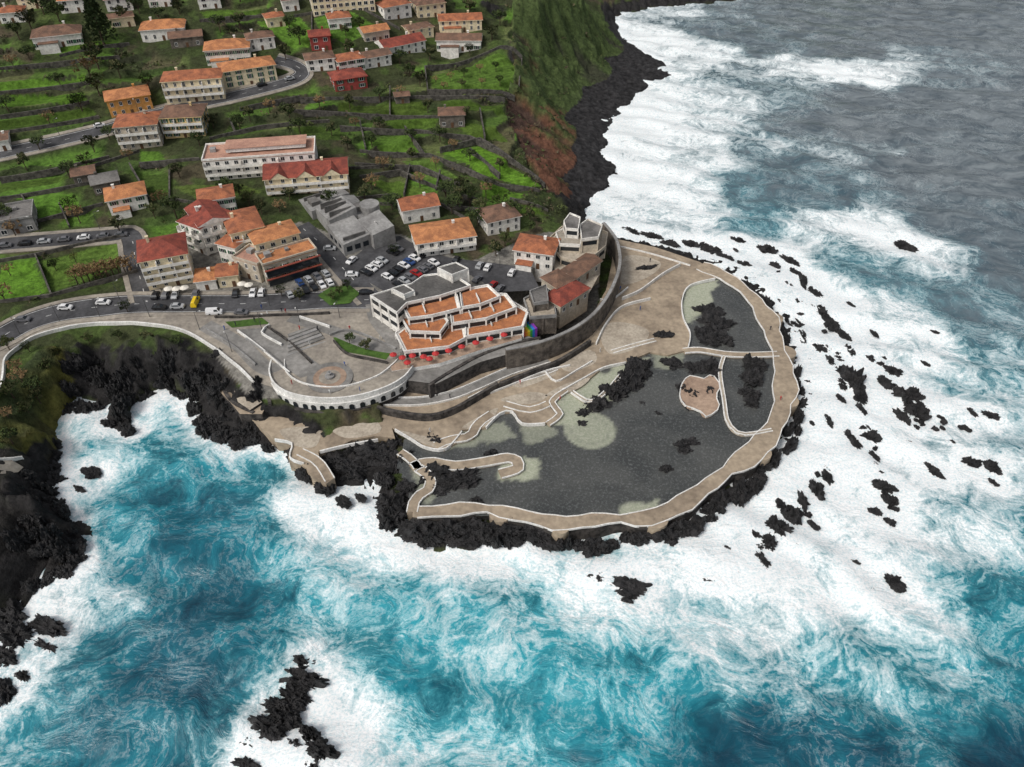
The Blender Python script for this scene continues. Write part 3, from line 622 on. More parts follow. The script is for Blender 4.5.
BL=[
((150,291),(196,282),13,10.5,'hip','cream','red',4,'beside the coast road',True),
((186,246),(208,256),13,10,'hip','white','red',3,VC,True),
((208,255),(236,246),14,10.5,'gabley','white','red',3,VC,True),
((206,226),(240,220),9,9,'hip','white','terracotta',3,'behind the village centre',False),
((222,262),(240,268),10,7.5,'hip','white','terracotta',2,VC,False),
((238,262),(270,254),14,10.5,'hip','cream','terracotta',3,VC,True),
((268,285),(320,268),7,7,'flat','beige','orange',2,'with glazed balconies',True),
((262,270),(304,257),9,9.5,'hip','cream','orange',3,'above the glazed terrace',False),
((238,275),(262,283),8,6.5,'flat','beige','pink',2,'at the street corner',False),
((198,291),(218,289),7,3.6,'hip','white','orange',1,'beside the kerb',False),
((220,288),(240,286),7,4.2,'gable','cream','terracotta',1,'beside the kerb',False),
((208,181),(318,174),13,8,'flat','white','pink',3,'long with rows of windows',True),
((268,196),(350,193),13,7.5,'gable','cream','red',3,'with front gables',True),
((168,105),(226,99),11,9,'hip','cream','terracotta',3,'above the hillside road',True),
((208,66),(252,62),11,6,'hip','white','orange',2,'above the hillside road',False),
((226,90),(278,80),11,7,'hip','cream','orange',3,'above the hillside road',False),
((112,118),(154,109),11,6.5,'hip','orange','orange',2,'above the hillside road',False),
((122,151),(163,146),12,9,'hip','beige','terracotta',3,'below the hillside road',True),
((166,139),(206,136),12,8,'hip','yellow','brown',3,'below the hillside road',True),
((36,50),(84,44),11,4.5,'hip','white','brown',1,'among green terraces',False),
((143,42),(186,38),12,4.5,'hip','white','orange',1,'among green terraces',False),
((172,49),(204,45),9,4,'gable','stone','brown',1,'among green terraces',False),
((314,17),(376,12),12,8,'hip','cream','terracotta',3,HS_,False),
((312,51),(332,50),9,6,'gable','red','red',2,HM,False),
((308,72),(336,70),9,5,'hip','white','brown',2,HM,False),
((336,92),(368,88),10,5,'hip','red','red',2,HM,False),
((340,74),(366,70),9,5,'hip','white','terracotta',2,HM,False),
((366,69),(392,65),8,4.5,'gable','white','brown',2,HM,False),
((386,56),(426,52),10,5,'gable','white','red',2,HM,False),
((410,39),(434,37),8,4.5,'hip','cream','brown',2,HM,False),
((437,51),(481,49),9,4.5,'gable','white','brown',1,HM,False),
((440,33),(482,30),9,5,'gable','cream','terracotta',2,HM,False),
((385,20),(412,17),9,6,'hip','white','terracotta',2,HS_,False),
((418,18),(446,16),9,6,'hip','cream','brown',2,HS_,False),
((365,42),(390,40),8,4.5,'gable','beige','orange',1,HM,False),
((250,52),(276,48),8,5,'hip','white','brown',2,HM,False),
((440,128),(465,127),8,5,'hip','stone','brown',1,'alone among stone terraces',False),
((112,216),(150,207),10,5.5,'hip','white','orange',2,'with a front terrace',False),
((96,196),(122,190),8,4,'gable','stone','grey',1,'beside the lane',False),
((0,238),(38,230),12,5,'flat','grey','grey',1,'beside the lane',False),
((418,258),(476,250),12,5.5,'hip','white','orange',2,'beside the car park',True),
((404,224),(440,218),9,5,'gable','white','terracotta',1,'behind the car park',False),
((488,236),(520,230),10,5.5,'hip','white','brown',2,'beside an overgrown garden',False),
((514,264),(552,271),10,6,'hip','white','terracotta',2,'near the old fort',False),
((62,14),(86,12),8,5,'hip','white','orange',2,HS_,False),
((108,12),(134,10),8,5,'gable','white','terracotta',2,HS_,False),
((20,10),(44,8),8,5,'hip','cream','orange',2,HS_,False),
((150,8),(172,6),8,5,'hip','white','brown',2,HS_,False),
((200,10),(222,8),8,5,'hip','white','terracotta',2,HS_,False),
((0,152),(12,150),8,4,'gable','white','brown',1,'beside the hillside road',False),
((112,28),(136,26),7,4,'gable','cream','brown',1,HS_,False),
((2,24),(26,22),8,4,'hip','white','terracotta',1,HS_,False),
((330,30),(352,28),8,4.5,'hip','white','terracotta',1,HS_,False),
((284,12),(300,10),7,4.5,'gable','white','brown',1,HS_,False),
((76,186),(98,182),7,3.5,'gable','stone','brown',1,'among green terraces',False),
((268,28),(286,26),7,4,'hip','cream','terracotta',1,HS_,False),
((396,104),(410,103),5,3,'gable','stone','brown',1,'among green terraces',False),
]
for A,B,d,h,kind,wc,rcx,st,ex,ba in BL:
    cat='hotel' if 'long with' in ex else 'house'
    R=building(A,B,d,h,kind,wc,rcx,st,lb(wc,rcx,st,ex).replace('house',cat),cat,cat,ba)
    w_=R['w']
    if A==(268,196):
        for t in (.18,.5,.82):
            mb=MB(); x=w_*t; z=7.6; mb.face([(x-3.2,-.7,z),(x+3.2,-.7,z),(x,-.7,z+2.4)],1)
            mb.face([(x-3.6,-.9,z-.1),(x,-.9,z+2.6),(x,6,z+2.6),(x-3.6,6,z-.1)],0); mb.face([(x,-.9,z+2.6),(x+3.6,-.9,z-.1),(x+3.6,6,z-.1),(x,6,z+2.6)],0)
            mb.obj('dormer',[roofc['red'],wallc['cream']],R)
    if cat=='hotel':
        mb=MB(); mb.box(8,4,8.9,w_-3,11,10.3,1); mb.box(7.6,3.6,10.3,w_-2.6,11.4,10.5,0); mb.obj('roof_storey',[roofc['pink'],whitem],R)
    if A==(268,285):
        for s_ in range(2):
            mb=MB(); mb.box(-.3,-2.6,s_*3.3+2.9,w_+.3,-1.81,s_*3.3+3.15,1); mb.box(.2,-1.8,s_*3.3+.3,w_-.2,-1.5,s_*3.3+2.9,0)
            mb.obj('glazed_gallery',[glass,roofc['red']],R)
    if kind=='flat':
        for b_ in ((2,d*.5,4,d*.5+2,1.6),(w_*.5,d*.6,w_*.5+1.2,d*.6+1.2,1.1)):
            mb=MB(); mb.box(b_[0],b_[1],h+.26,b_[2],b_[3],h+b_[4]); mb.obj('roof_vent',[wallc['grey']],R)
def box_child(R,nm,b,mats,mi=0):
    mb=MB(); mb.box(*b,mi); return mb.obj(nm,mats,R)
a=P(345,256);b=P(388,241);ang=math.atan2(b[1]-a[1],b[0]-a[0]);w_=math.hypot(b[0]-a[0],b[1]-a[1])
R=empty('exhibition_hall',a,ang); tag(R,"modern bare concrete hall with stepped angular volumes","building")
def wedge(x0,y0,x1,y1,z00,z10,z11,z01,nm='wall',mt=wallc['grey']):
    mb=MB(); v=[(x0,y0,-4),(x1,y0,-4),(x1,y1,-4),(x0,y1,-4),(x0,y0,z00),(x1,y0,z10),(x1,y1,z11),(x0,y1,z01)]; mb.v=v
    mb.f=[(3,2,1,0),(4,5,6,7),(0,1,5,4),(1,2,6,5),(2,3,7,6),(3,0,4,7)]; mb.m=[0]*6; return mb.obj(nm,[mt],R)
wedge(0,0,w_*.62,12,4.2,5.,6.5,5.8); wedge(w_*.62+.02,-2,w_+2,9,5.5,6.5,7.5,6.2); wedge(1,12.02,w_*.7,24,7.2,9.2,8.2,6.4); wedge(w_*.7+.02,9.02,w_+.5,26,6,5,6.,7.2); wedge(-.5,24.02,w_*.5,37,5.6,6.6,5.,4.6); wedge(w_*.5+.02,26.02,w_-1,35,7.6,7.,6.,6.8)
for b_ in ((.8,1,4.9,w_*.55,1.4,6.1),(2,13.5,7.2,w_*.62,13.9,9.2),(2,17.5,7.2,w_*.62,17.9,9.4),(2,21.,6.9,w_*.62,21.4,9.),(w_*.75,14,6.,w_-1,17,7.8),(1,27,5.4,4,31,7.0),(.5,33,5.0,w_*.45,33.4,6.4)): box_child(R,'roof_fin',b_,[roofc['grey']])
mb=MB(); mb.cyl(w_+.5,13,-3,8.4,3.4,3.4,24); mb.obj('tower',[wallc['grey']],R)
for i in range(3): box_child(R,'window',(1+i*3,-.05,1.2,3+i*3,.02,3.0),[glass])
for i in range(3): box_child(R,'window',(-.05,2+i*3.3,1.8,.02,4+i*3.3,3.2),[glass])
flat+= [(a[0]-math.sin(ang)*t,a[1]+math.cos(ang)*t,12) for t in (0,8,16,24,32)]
white=wallc['white']; tf=M('terrace_tile',(.50,.20,.085),.8,(.32,.13,.065),.5)
def inset(pts,f):
    cx=sum(p[0] for p in pts)/len(pts);cy=sum(p[1] for p in pts)/len(pts)
    return [(cx+(p[0]-cx)*f,cy+(p[1]-cy)*f) for p in pts]
def plevel(R,px,zt,zb,floor,wall=white,par=.9,pm=whitem,bands=None,fl=.9):
    loc=R.location; pts=[U(x,y,zt) for x,y in px]
    def loco(o): o.parent=R; o.location=(-loc[0],-loc[1],-loc[2]); return o
    loco(slab('wall',pts,zt,zb,wall)); loco(slab('terrace_floor',inset(pts,fl),zt+.06,zt-.1,floor))
    w=wallline('parapet',None,par,.3,pm,world=[(p[0],p[1],zt) for p in inset(pts,1.012)],below=.45,closed=True,sm=False); loco(w)
    for zz in (bands or []):
        w=wallline('window',None,1.4,.12,glass,world=[(p[0],p[1],zz) for p in inset(pts,1.002)],below=0,closed=True,sm=False); loco(w)
    mb=MB(); mb.box(-.25,-.25,zb-zt,.25,.25,-.4); pm_=mb.mesh('pier',[wall])
    for p in dens([(p[0],p[1],0) for p in inset(pts,1.006)],3.4,True):
        o=bpy.data.objects.new('pier',pm_); o.parent=R; o.location=(p[0]-loc[0],p[1]-loc[1],zt-loc[2]); link(o)
R=empty('restaurant',U(402,366,9.2)); tag(R,"white multi-level seafront restaurant with terracotta tiled roof terraces","restaurant")
plevel(R,[(396,334),(405,352),(449,347),(466,338),(462,318),(420,316)],12.4,4,tf,bands=[10.2],par=.6,fl=.92)
plevel(R,[(466,337),(523,327),(528,312),(508,300),(466,310)],12.7,4,tf,bands=[10.4],par=.6,fl=.92)
plevel(R,[(402,319),(410,332),(440,333),(448,322),(438,308),(410,310)],14.7,9,tf,bands=[12.9],par=.6,fl=.92)
plevel(R,[(452,324),(486,319),(516,308),(506,295),(472,294),(450,306)],15.0,9,tf,bands=[13.0],par=.6,fl=.92)
plevel(R,[(402,306),(409,319),(432,316),(460,309),(456,293),(430,295)],16.8,12,tf,bands=[15.2],par=.6,fl=.9)
plevel(R,[(462,308),(480,305),(500,297),(488,286),(460,291)],17.0,12,tf,bands=[15.4],par=.6,fl=.9)
dkroof=M('roof_dark',(.13,.125,.12),.9,(.07,.068,.065),.2)
plevel(R,[(371,296),(397,313),(407,303),(440,296),(470,286),(450,273),(424,276),(412,284)],18.6,9,dkroof,par=.4,bands=[16.4,13.1],fl=.96)
plevel(R,[(438,268),(452,275),(468,269),(456,263)],21.4,17,dkroof,par=.3)
plevel(R,[(392,289),(404,295),(414,291),(404,285)],20.2,17,dkroof,par=.3)
for x,y,z_ in ((424,309,16.9),(478,299,17.1),(426,323,14.8),(470,315,15.1),(492,308,15.1),(430,338,12.5),(490,322,12.8)):
    u=U(x,y,z_); mb=MB(); mb.box(-.12,-2.2,0,.12,2.2,.8); mb.obj('divider',[whitem],R,(u[0]-R.location[0],u[1]-R.location[1],u[2]-R.location[2]),.3)
for x,y in ((404,326),(455,326),(470,275)): u=U(x,y,10); flat.append((u[0],u[1],11))
redp=plain('parasol_red',(.45,.03,.03),.8); whp=plain('parasol_white',(.75,.71,.63),.8)
def parasol(x,y,z,mat,lbl,r=1.4):
    R_=empty('parasol',(x,y,z)); tag(R_,lbl,"parasol","cafe parasols")
    mb=MB(); mb.cyl(0,0,0,2.5,.05,.05,6); mb.obj('pole',[metal],R_)
    m2=MB(); n=8
    for i in range(n):
        p1=(r*math.cos(2*math.pi*i/n),r*math.sin(2*math.pi*i/n),2.1); p2=(r*math.cos(2*math.pi*(i+1)/n),r*math.sin(2*math.pi*(i+1)/n),2.1)
        m2.face([p1,p2,(0,0,2.75)]); m2.face([p1,(p1[0],p1[1],1.95),(p2[0],p2[1],1.95),p2])
    m2.obj('canopy',[mat],R_)
struct(slab('terrace_floor',UU([(384,350),(392,371),(440,363),(480,350),(522,338),(520,332),(470,342),(402,348)],9.9),9.9,5,deckp,whitem),"restaurant forecourt terrace")
for x,y in ((394,360),(403,363),(413,361),(424,362),(436,359),(449,356),(462,352),(476,348),(490,344),(408,368),(430,364),(504,340)):
    u=U(x,y,9.9); parasol(u[0],u[1],9.9,redp,"red cafe parasol on the restaurant forecourt",1.05)
for x,y in ((170,294),(178,294),(186,293),(243,289),(250,290)):
    u=P(x,y); parasol(u[0],u[1],u[2],whp,"cream cafe parasol on the pavement")
mb=MB(); mats=[plain('paint_'+n_,c_,.6) for n_,c_ in (('red',(.6,.03,.03)),('orange',(.7,.25,.02)),('yellow',(.7,.55,.03)),('green',(.05,.4,.08)),('blue',(.03,.2,.6)),('violet',(.25,.05,.4)))]
u=U(523,334,9.9)
for i in range(6): mb.box(i*.8,0,-3,i*.8+.8,5+math.sin(i)*1.2,.3+.12*i,i)
tag(mb.obj('painted_steps',mats,None,(u[0],u[1],9.6),.45),"rainbow striped painted steps beside the restaurant","steps")
# fort
fz=[(506,368),(535,362),(566,350),(592,332),(610,306),(618,280),(614,256),(602,240)]
fw=smooth_line([U(x,y,4) for x,y in fz],2)
FR=empty('fort',tuple(fw[0])); tag(FR,"old dark stone seafront fort with curved walls","fort")
ww=wallline('wall',None,7.0,1.4,stone2,world=[tuple(p) for p in fw[::3]]+[tuple(fw[-1])],below=4); ww.parent=FR; ww.location=tuple(-fw[0])
w2_=wallline('wall_cap',None,7.25,1.0,wallc['grey'],world=[tuple(p) for p in fw[::3]]+[tuple(fw[-1])],below=-7.0); w2_.parent=FR; w2_.location=tuple(-fw[0])
struct(sheet('courtyard_floor',[(520,320),(560,318),(585,300),(600,275),(600,250),(575,235),(552,240),(555,275),(540,300)],deckl,.3))
building((560,316),(588,298),7,3.6,'hip','beige','red',1,"low stone fort building with dark red hipped roof",'building','fort_building',chim=False,z=10.3,rise=1.5)
building((574,288),(600,270),6,3.4,'gable','beige','brown',1,"low stone fort range with brown gabled roof",'building','fort_building',chim=False,z=10.3)
building((556,300),(572,292),7,4.6,'hip','beige','brown',1,"small stone fort house with brown hipped roof",'building','fort_building',chim=False,z=10.3)
R=empty('fort_terraces',U(535,312,10)); tag(R,"stepped stone fort terraces with pale copings","building")
plevel(R,[(524,300),(530,318),(556,316),(552,296),(540,292)],12.6,6,deckl,stone2,.7,wallc['grey'],fl=.95)
plevel(R,[(530,292),(534,304),(548,302),(546,286)],15.6,9,roofc['grey'],stone2,.6,wallc['grey'],fl=.95)
R=empty('aquarium_building',U(578,250,10)); tag(R,"pale beige multi-level block with curved terraces beside the fort","building")
plevel(R,[(551,238),(553,249),(561,258),(576,262),(592,258),(605,247),(607,234),(590,226),(562,228)],13.4,9,deckl,wallc['beige'],.7,wallc['beige'],bands=[11.2],fl=.96)
plevel(R,[(556,234),(560,245),(580,246),(582,232),(570,226)],16.2,9,pave,wallc['beige'],.7,wallc['white'],bands=[14.2],fl=.95)
plevel(R,[(582,240),(598,238),(602,226),(588,220),(580,226)],18.4,9,roofc['grey'],wallc['beige'],.6,wallc['white'],bands=[16.2],fl=.95)
plevel(R,[(564,222),(566,229),(578,230),(580,218),(570,214)],19.6,12,roofc['grey'],wallc['white'],.5,wallc['white'],bands=[17.6],fl=.95)
# ---------------------------------------------------------------- promenade wall along bay
pr=[(-30,420),(-4,402),(4,378),(8,358),(28,342),(60,331),(100,325),(150,326),(188,334),(215,350),(236,366),(256,386)]
tag(wallline('parapet_wall',pr,1.1,.5,whitem,below=2.5),"long white parapet wall along the clifftop promenade","wall")
o,_=road('pavement',pr,3,pave,.06,o0=.3,o1=4.5,flatten=True); struct(o)
o,_=road('pavement',[(-60,470),(0,468),(14,462)],3.5,pave,.4); struct(o)
tag(wallline('parapet_wall',[(-40,462),(0,461),(24,459)],1.,.4,whitem,below=2.5),"short white parapet wall on the clifftop viewpoint","wall")
WL=[[(0,262),(36,256),(126,236)],[(0,303),(50,297),(138,272)],[(36,256),(52,296)],[(0,225),(40,222),(104,205)],[(0,200),(60,190),(100,182)],[(22,196),(36,222)],[(0,180),(50,172),(110,158)],[(0,118),(90,103)],[(0,94),(100,82)],[(0,70),(60,64),(120,58)],[(0,134),(100,118)],[(60,57),(130,45)],[(170,172),(170,200),(200,205)],[(140,165),(200,160)],[(210,140),(260,128),(330,122)],[(290,112),(400,118),(440,118)],[(300,100),(420,98),(505,100)],[(340,128),(420,132),(470,138),(510,160)],[(360,152),(430,156),(470,172),(500,186),(540,192)],[(360,178),(400,172),(440,190),(480,202)],[(355,165),(420,168),(460,185)],[(380,205),(440,206),(490,212)],[(425,68),(428,92),(515,98)],[(425,68),(500,48),(522,58),(518,96)],[(440,150),(480,140),(545,186)],[(350,200),(395,196),(410,208)],[(470,150),(500,176)],[(250,18),(312,14),(312,48)],[(312,14),(360,8),(400,30)],[(200,22),(250,18)],[(390,88),(390,118)],[(480,110),(485,138)],[(130,165),(150,200)],[(60,205),(70,228)],[(240,110),(300,98)],[(320,170),(380,168)],[(405,128),(425,156)],[(510,200),(548,212)],[(480,208),(484,230)],[(440,205),(470,222)],[(410,166),(404,196)],[(440,172),(436,190)],[(360,122),(366,150)],[(90,168),(140,152)],[(230,120),(236,134)]]
wallm2=M('field_wall',(.13,.12,.105),.95,(.045,.042,.038),.7,.12)
for l in WL: tag(wallline('stone_wall',l,1.1,.5,wallm2,below=1.5,sm=False),"grey dry stone wall between hillside terraces","wall","dry stone terrace walls")
# ---------------------------------------------------------------- vehicles
def carmesh(paint,van=False):
    mb=MB()
    if van: prof=[(-2.4,.3),(-2.4,1.0),(-2.35,1.95),(-2.2,2.05),(1.1,2.05),(1.7,1.25),(2.3,1.05),(2.4,.7),(2.4,.3)]
    else: prof=[(-2.05,.3),(-2.1,.7),(-2.0,.98),(-1.7,1.02),(-1.2,1.42),(-.3,1.5),(.4,1.44),(1.1,1.0),(1.9,.84),(2.1,.6),(2.1,.3)]
    n=len(prof)
    def yw(z): return .86 if z<1.03 else .86-(z-1.03)*.38
    mb.v+=[(x,-yw(z),z) for x,z in prof]+[(x,yw(z),z) for x,z in prof]
    for i in range(n):
        j=(i+1)%n; mb.f.append((i,i+n,j+n,j)); mb.m.append(0)
    mb.f.append(tuple(range(n))); mb.m.append(0); mb.f.append(tuple(range(2*n-1,n-1,-1))); mb.m.append(0)
    return mb.mesh('body',[paint])
def glassmesh(van=False):
    mb=MB()
    if van:
        for s_ in (-1,1): mb.face([(.1,s_*.80,1.15),(1.45,s_*.80,1.15),(1.0,s_*.62,1.85),(.1,s_*.62,1.85)])
        mb.face([(1.72,-.72,1.27),(1.72,.72,1.27),(1.16,.5,2.02),(1.16,-.5,2.02)])
    else:
        for s_ in (-1,1): mb.face([(-1.5,s_*.88,1.05),(.95,s_*.88,1.05),(.4,s_*.73,1.4),(-1.1,s_*.73,1.38)])
        mb.face([(1.14,-.78,1.02),(1.14,.78,1.02),(.44,.62,1.46),(.44,-.62,1.46)]); mb.face([(-1.74,.78,1.03),(-1.74,-.78,1.03),(-1.24,-.62,1.43),(-1.24,.62,1.43)])
    return mb.mesh('window',[glass])
mb=MB(); n_=12
for s_ in (-.1,.1): mb.face([(.32*math.cos(2*math.pi*i/n_),s_,.32*math.sin(2*math.pi*i/n_)) for i in range(n_)])
for i in range(n_):
    c0=2*math.pi*i/n_;c1=2*math.pi*(i+1)/n_; mb.face([(.32*math.cos(c0),-.1,.32*math.sin(c0)),(.32*math.cos(c1),-.1,.32*math.sin(c1)),(.32*math.cos(c1),.1,.32*math.sin(c1)),(.32*math.cos(c0),.1,.32*math.sin(c0))])
wheel=mb.mesh('wheel',[rubber])
paints={'white':(.75,.75,.75),'silver':(.4,.41,.42),'black':(.015,.015,.017),'grey':(.14,.14,.15),'red':(.35,.02,.02),'blue':(.03,.07,.2),'yellow':(.8,.55,.02)}
cm={k:carmesh(plain('paint_car_'+k,v,.25)) for k,v in paints.items()}
vm={k:carmesh(MATS['paint_car_'+k],True) for k in ('white','yellow')}
gm,gvm=glassmesh(),glassmesh(True)
def car(x,y,hd,col=None,van=False,place="in the car park",zoff=.12):
    col=col or random.choices(['white','silver','black','grey','red','blue'],[5,4,4,5,.6,.6])[0]
    z=float(Hs(x,y))+zoff
    R_=empty('parked_van' if van else 'parked_car',(x,y,z),hd); tag(R_,f"{col} {'van' if van else 'hatchback car'} parked {place}","van" if van else "car","parked vehicles in the village")
    for nm,me_ in (('body',(vm if van else cm)[col]),('window',gvm if van else gm)):
        o=bpy.data.objects.new(nm,me_); o.parent=R_; link(o)
    for wx in (-1.3,1.35):
        for wy in (-.8,.8):
            o=bpy.data.objects.new('wheel',wheel); o.parent=R_; o.location=(wx,wy,.32); link(o)
def row(p1,p2,n_,perp=True,place="in the car park",skip=.12):
    a=P(*p1);b=P(*p2); ang=math.atan2(b[1]-a[1],b[0]-a[0])
    D_=math.hypot(b[0]-a[0],b[1]-a[1]); n_=min(n_,int(D_/(2.5 if perp else 5.4))+1)
    for i in range(n_):
        if random.random()<skip: continue
        t=i/(n_-1) if n_>1 else .5
        car(a[0]+(b[0]-a[0])*t,a[1]+(b[1]-a[1])*t,ang+(math.pi/2 if perp else 0)+random.choice((0,math.pi))+random.uniform(-.04,.04),place=place)
row((366,274),(398,250),20);row((382,282),(420,256),20,skip=.2);row((398,286),(434,264),20)
row((456,262),(520,276),20);row((470,278),(500,290),7)
row((352,262),(374,244),6,False)
row((156,297),(196,296),14,True,"beside the coast road",.15);row((236,295),(262,294),8,True,"beside the coast road");row((290,296),(330,284),14,True,"beside the coast road",.05)
row((300,284),(326,275),8,True,"beside the coast road",.1)
row((6,247),(64,241),14,False,"along the village lane",.15);row((84,239),(122,236),6,False,"along the village lane",0)
row((0,230),(34,232),8,False,"along the village lane",.3)
for x,y,c_,v in ((196,304,'yellow',True),(215,314,'white',True),(242,314,'grey',False),(66,309,'white',False),(104,304,'white',False),(24,321,'grey',False),(160,309,'black',False),(178,308,'silver',False),(100,127,'white',False),(290,80,'silver',False),(262,86,'black',False),(352,276,'white',False),(366,294,'black',False),(330,250,'silver',False)):
    u=P(x,y); u2=P(x+6,y- (1.5 if y<200 else 0)); car(u[0],u[1],math.atan2(u2[1]-u[1],u2[0]-u[0])+(1.57 if c_=='yellow' else 0),c_,v,"on the road")
def lamp(px,py):
    u=P(px,py); R_=empty('street_lamp',u,random.uniform(0,6)); tag(R_,"tall grey street lamp beside the road","street lamp","street lamps")
    mb=MB(); mb.cyl(0,0,0,6.5,.1,.06,8); mb.box(0,-.04,6.4,1.4,.04,6.5); mb.obj('pole',[metal],R_); mb=MB(); mb.box(1.1,-.14,6.3,1.8,.14,6.42); mb.obj('lamp_head',[whitem],R_)
for p in ((20,334),(60,322),(100,317),(150,317),(200,330),(232,352),(262,330),(300,322),(340,318),(270,306),(120,300),(40,232),(100,229),(60,136),(140,116),(220,93),(380,240),(440,262),(500,268)): lamp(*p)
# ---------------------------------------------------------------- people
def person_mesh(pose,mat):
    v=[(0,0,.92),(0,0,1.15),(0,0,1.38),(0,0,1.52),(0,.02,1.66),(.09,0,.88),(.1+pose*.03,-.05*pose,.48),(.1+pose*.04,.16*pose,.05),(.1,-.08,.03),(-.09,0,.88),(-.1,.12*pose,.48),(-.1,.3*pose,.06),(-.1,.2*pose-.08,.03),(.2,0,1.38),(.26,.03,1.1),(.25,-.08,.86),(-.2,0,1.38),(-.26,.03,1.1),(-.25,-.05,.86)]
    e=[(0,1),(1,2),(2,3),(3,4),(0,5),(5,6),(6,7),(7,8),(0,9),(9,10),(10,11),(11,12),(2,13),(13,14),(14,15),(2,16),(16,17),(17,18)]
    r=[.15,.14,.16,.06,.11,.1,.065,.045,.04,.1,.065,.045,.04,.07,.05,.035,.07,.05,.035]
    me=bpy.data.meshes.new('person'); me.from_pydata(v,e,[])
    o=bpy.data.objects.new('person',me); link(o)
    o.modifiers.new('s','SKIN')
    for i,q in enumerate(r): me.skin_vertices[0].data[i].radius=(q,q)
    me.skin_vertices[0].data[0].use_root=True
    sb=o.modifiers.new('b','SUBSURF'); sb.levels=1; sb.render_levels=1
    me.materials.append(mat)
    dg=bpy.context.evaluated_depsgraph_get(); me2=bpy.data.meshes.new_from_object(o.evaluated_get(dg)); bpy.data.objects.remove(o)
    me2.materials.clear(); me2.materials.append(mat); return me2
pms=[(person_mesh(.6,plain('cloth_'+n_,c_,.9)),n_) for n_,c_ in (('dark',(.03,.03,.04)),('red',(.4,.04,.04)),('white',(.6,.6,.58)),('blue',(.05,.1,.3)))]
for i,(x,y,z) in enumerate([(282,312,0),(286,313,0),(268,316,0),(262,309,0),(255,322,0),(300,330,0),(310,345,0),(345,366,0),(236,326,0),(350,330,0),(380,340,0),(225,330,0),(318,330,0),(292,384,9.8),(330,394,9.8),(360,391,9.8),(450,398,4.2),(520,384,4.1),(600,352,4),(640,310,4),(650,262,4.1),(560,400,4),(430,432,4.1),(620,290,4),(770,330,4.05),(780,400,4.05)]):
    u=P(x,y) if z==0 else U(x,y,z); me_,n_=pms[i%4]
    o=bpy.data.objects.new('person',me_); o.location=(u[0],u[1],u[2]+(.12 if z==0 else 0)); o.rotation_euler[2]=random.uniform(0,6.28); link(o)
    tag(o,f"person in {n_} clothes walking on the paving","person","people strolling on the seafront")
# ---------------------------------------------------------------- trees
def leafmat(name,c1,c2): return M(name,c1,.9,c2,.8,fine=False)
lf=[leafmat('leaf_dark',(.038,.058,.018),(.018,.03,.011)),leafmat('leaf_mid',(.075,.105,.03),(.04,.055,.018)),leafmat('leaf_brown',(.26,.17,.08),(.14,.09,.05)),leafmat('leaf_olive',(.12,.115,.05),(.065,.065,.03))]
def tree_meshes(kind,seed):
    r=random.Random(seed); tb=MB(); cb=MB(); tb.cyl(0,0,-1,3.2,.28,.16,7)
    cl=[]
    if kind=='conifer':
        tb.cyl(0,0,3,9.5,.16,.04,6)
        for i in range(26):
            z=1.5+8*i/26; rad=(1-(i/27))*2.4+.2; a=r.uniform(0,6.28)
            for k in range(3): cl.append((rad*.6*math.cos(a+k*2.1),rad*.6*math.sin(a+k*2.1),z,rad*.6))
    else:
        for i in range(9):
            a=i*2.4+r.uniform(-.4,.4); l=r.uniform(1.2,2.9); z=r.uniform(3.6,6.6)
            tb.cyl(0,0,2.2+i*.1,z,.11,.03,5,0,l*math.cos(a),l*math.sin(a)); cl.append((l*math.cos(a)*1.05,l*math.sin(a)*1.05,z,r.uniform(.7,1.6)))
        cl.append((0,0,6.6,1.3)); cl.append((.4,-.5,5.2,1.4))
    nl={'conifer':14,'broad':70,'bare':22}[kind]
    for cx,cy,cz,rad in cl:
        for k in range(nl):
            v=Vector((r.gauss(0,1),r.gauss(0,1),r.gauss(0,.75))).normalized()*rad*r.uniform(.45,1.1)
            c_=Vector((cx,cy,cz))+v; s_=r.uniform(.16,.36)
            a=Vector((r.gauss(0,1),r.gauss(0,1),r.gauss(0,1))).normalized(); b=a.orthogonal().normalized()
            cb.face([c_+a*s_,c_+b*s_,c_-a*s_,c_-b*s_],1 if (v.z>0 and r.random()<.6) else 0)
    return tb,cb
TV=[]
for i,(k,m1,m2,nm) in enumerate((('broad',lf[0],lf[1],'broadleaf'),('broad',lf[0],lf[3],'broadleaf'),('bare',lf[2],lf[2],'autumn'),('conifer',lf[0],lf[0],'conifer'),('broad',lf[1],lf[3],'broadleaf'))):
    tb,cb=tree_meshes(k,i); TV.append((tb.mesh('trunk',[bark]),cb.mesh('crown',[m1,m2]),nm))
def tree(px,py,h,v):
    u=P(px,py); t,c_,nm=TV[v]; s_=h/8.
    R_=empty('tree',(u[0],u[1],u[2]-.1),random.uniform(0,6.28)); R_.scale=(s_*random.uniform(.9,1.25),)*2+(s_,)
    tag(R_,{'broadleaf':"bushy dark green tree among terraces and gardens",'autumn':"sparse brown autumn tree beside the field wall",'conifer':"tall dark conifer on the hillside"}[nm],"tree",nm+" trees on the slope")
    for n2,me_ in (('trunk',t),('crown',c_)):
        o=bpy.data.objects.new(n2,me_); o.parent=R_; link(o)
for x in range(78,134,6): tree(x,284-(x-78)*.22,7,2)
tree(104,44,19,3)
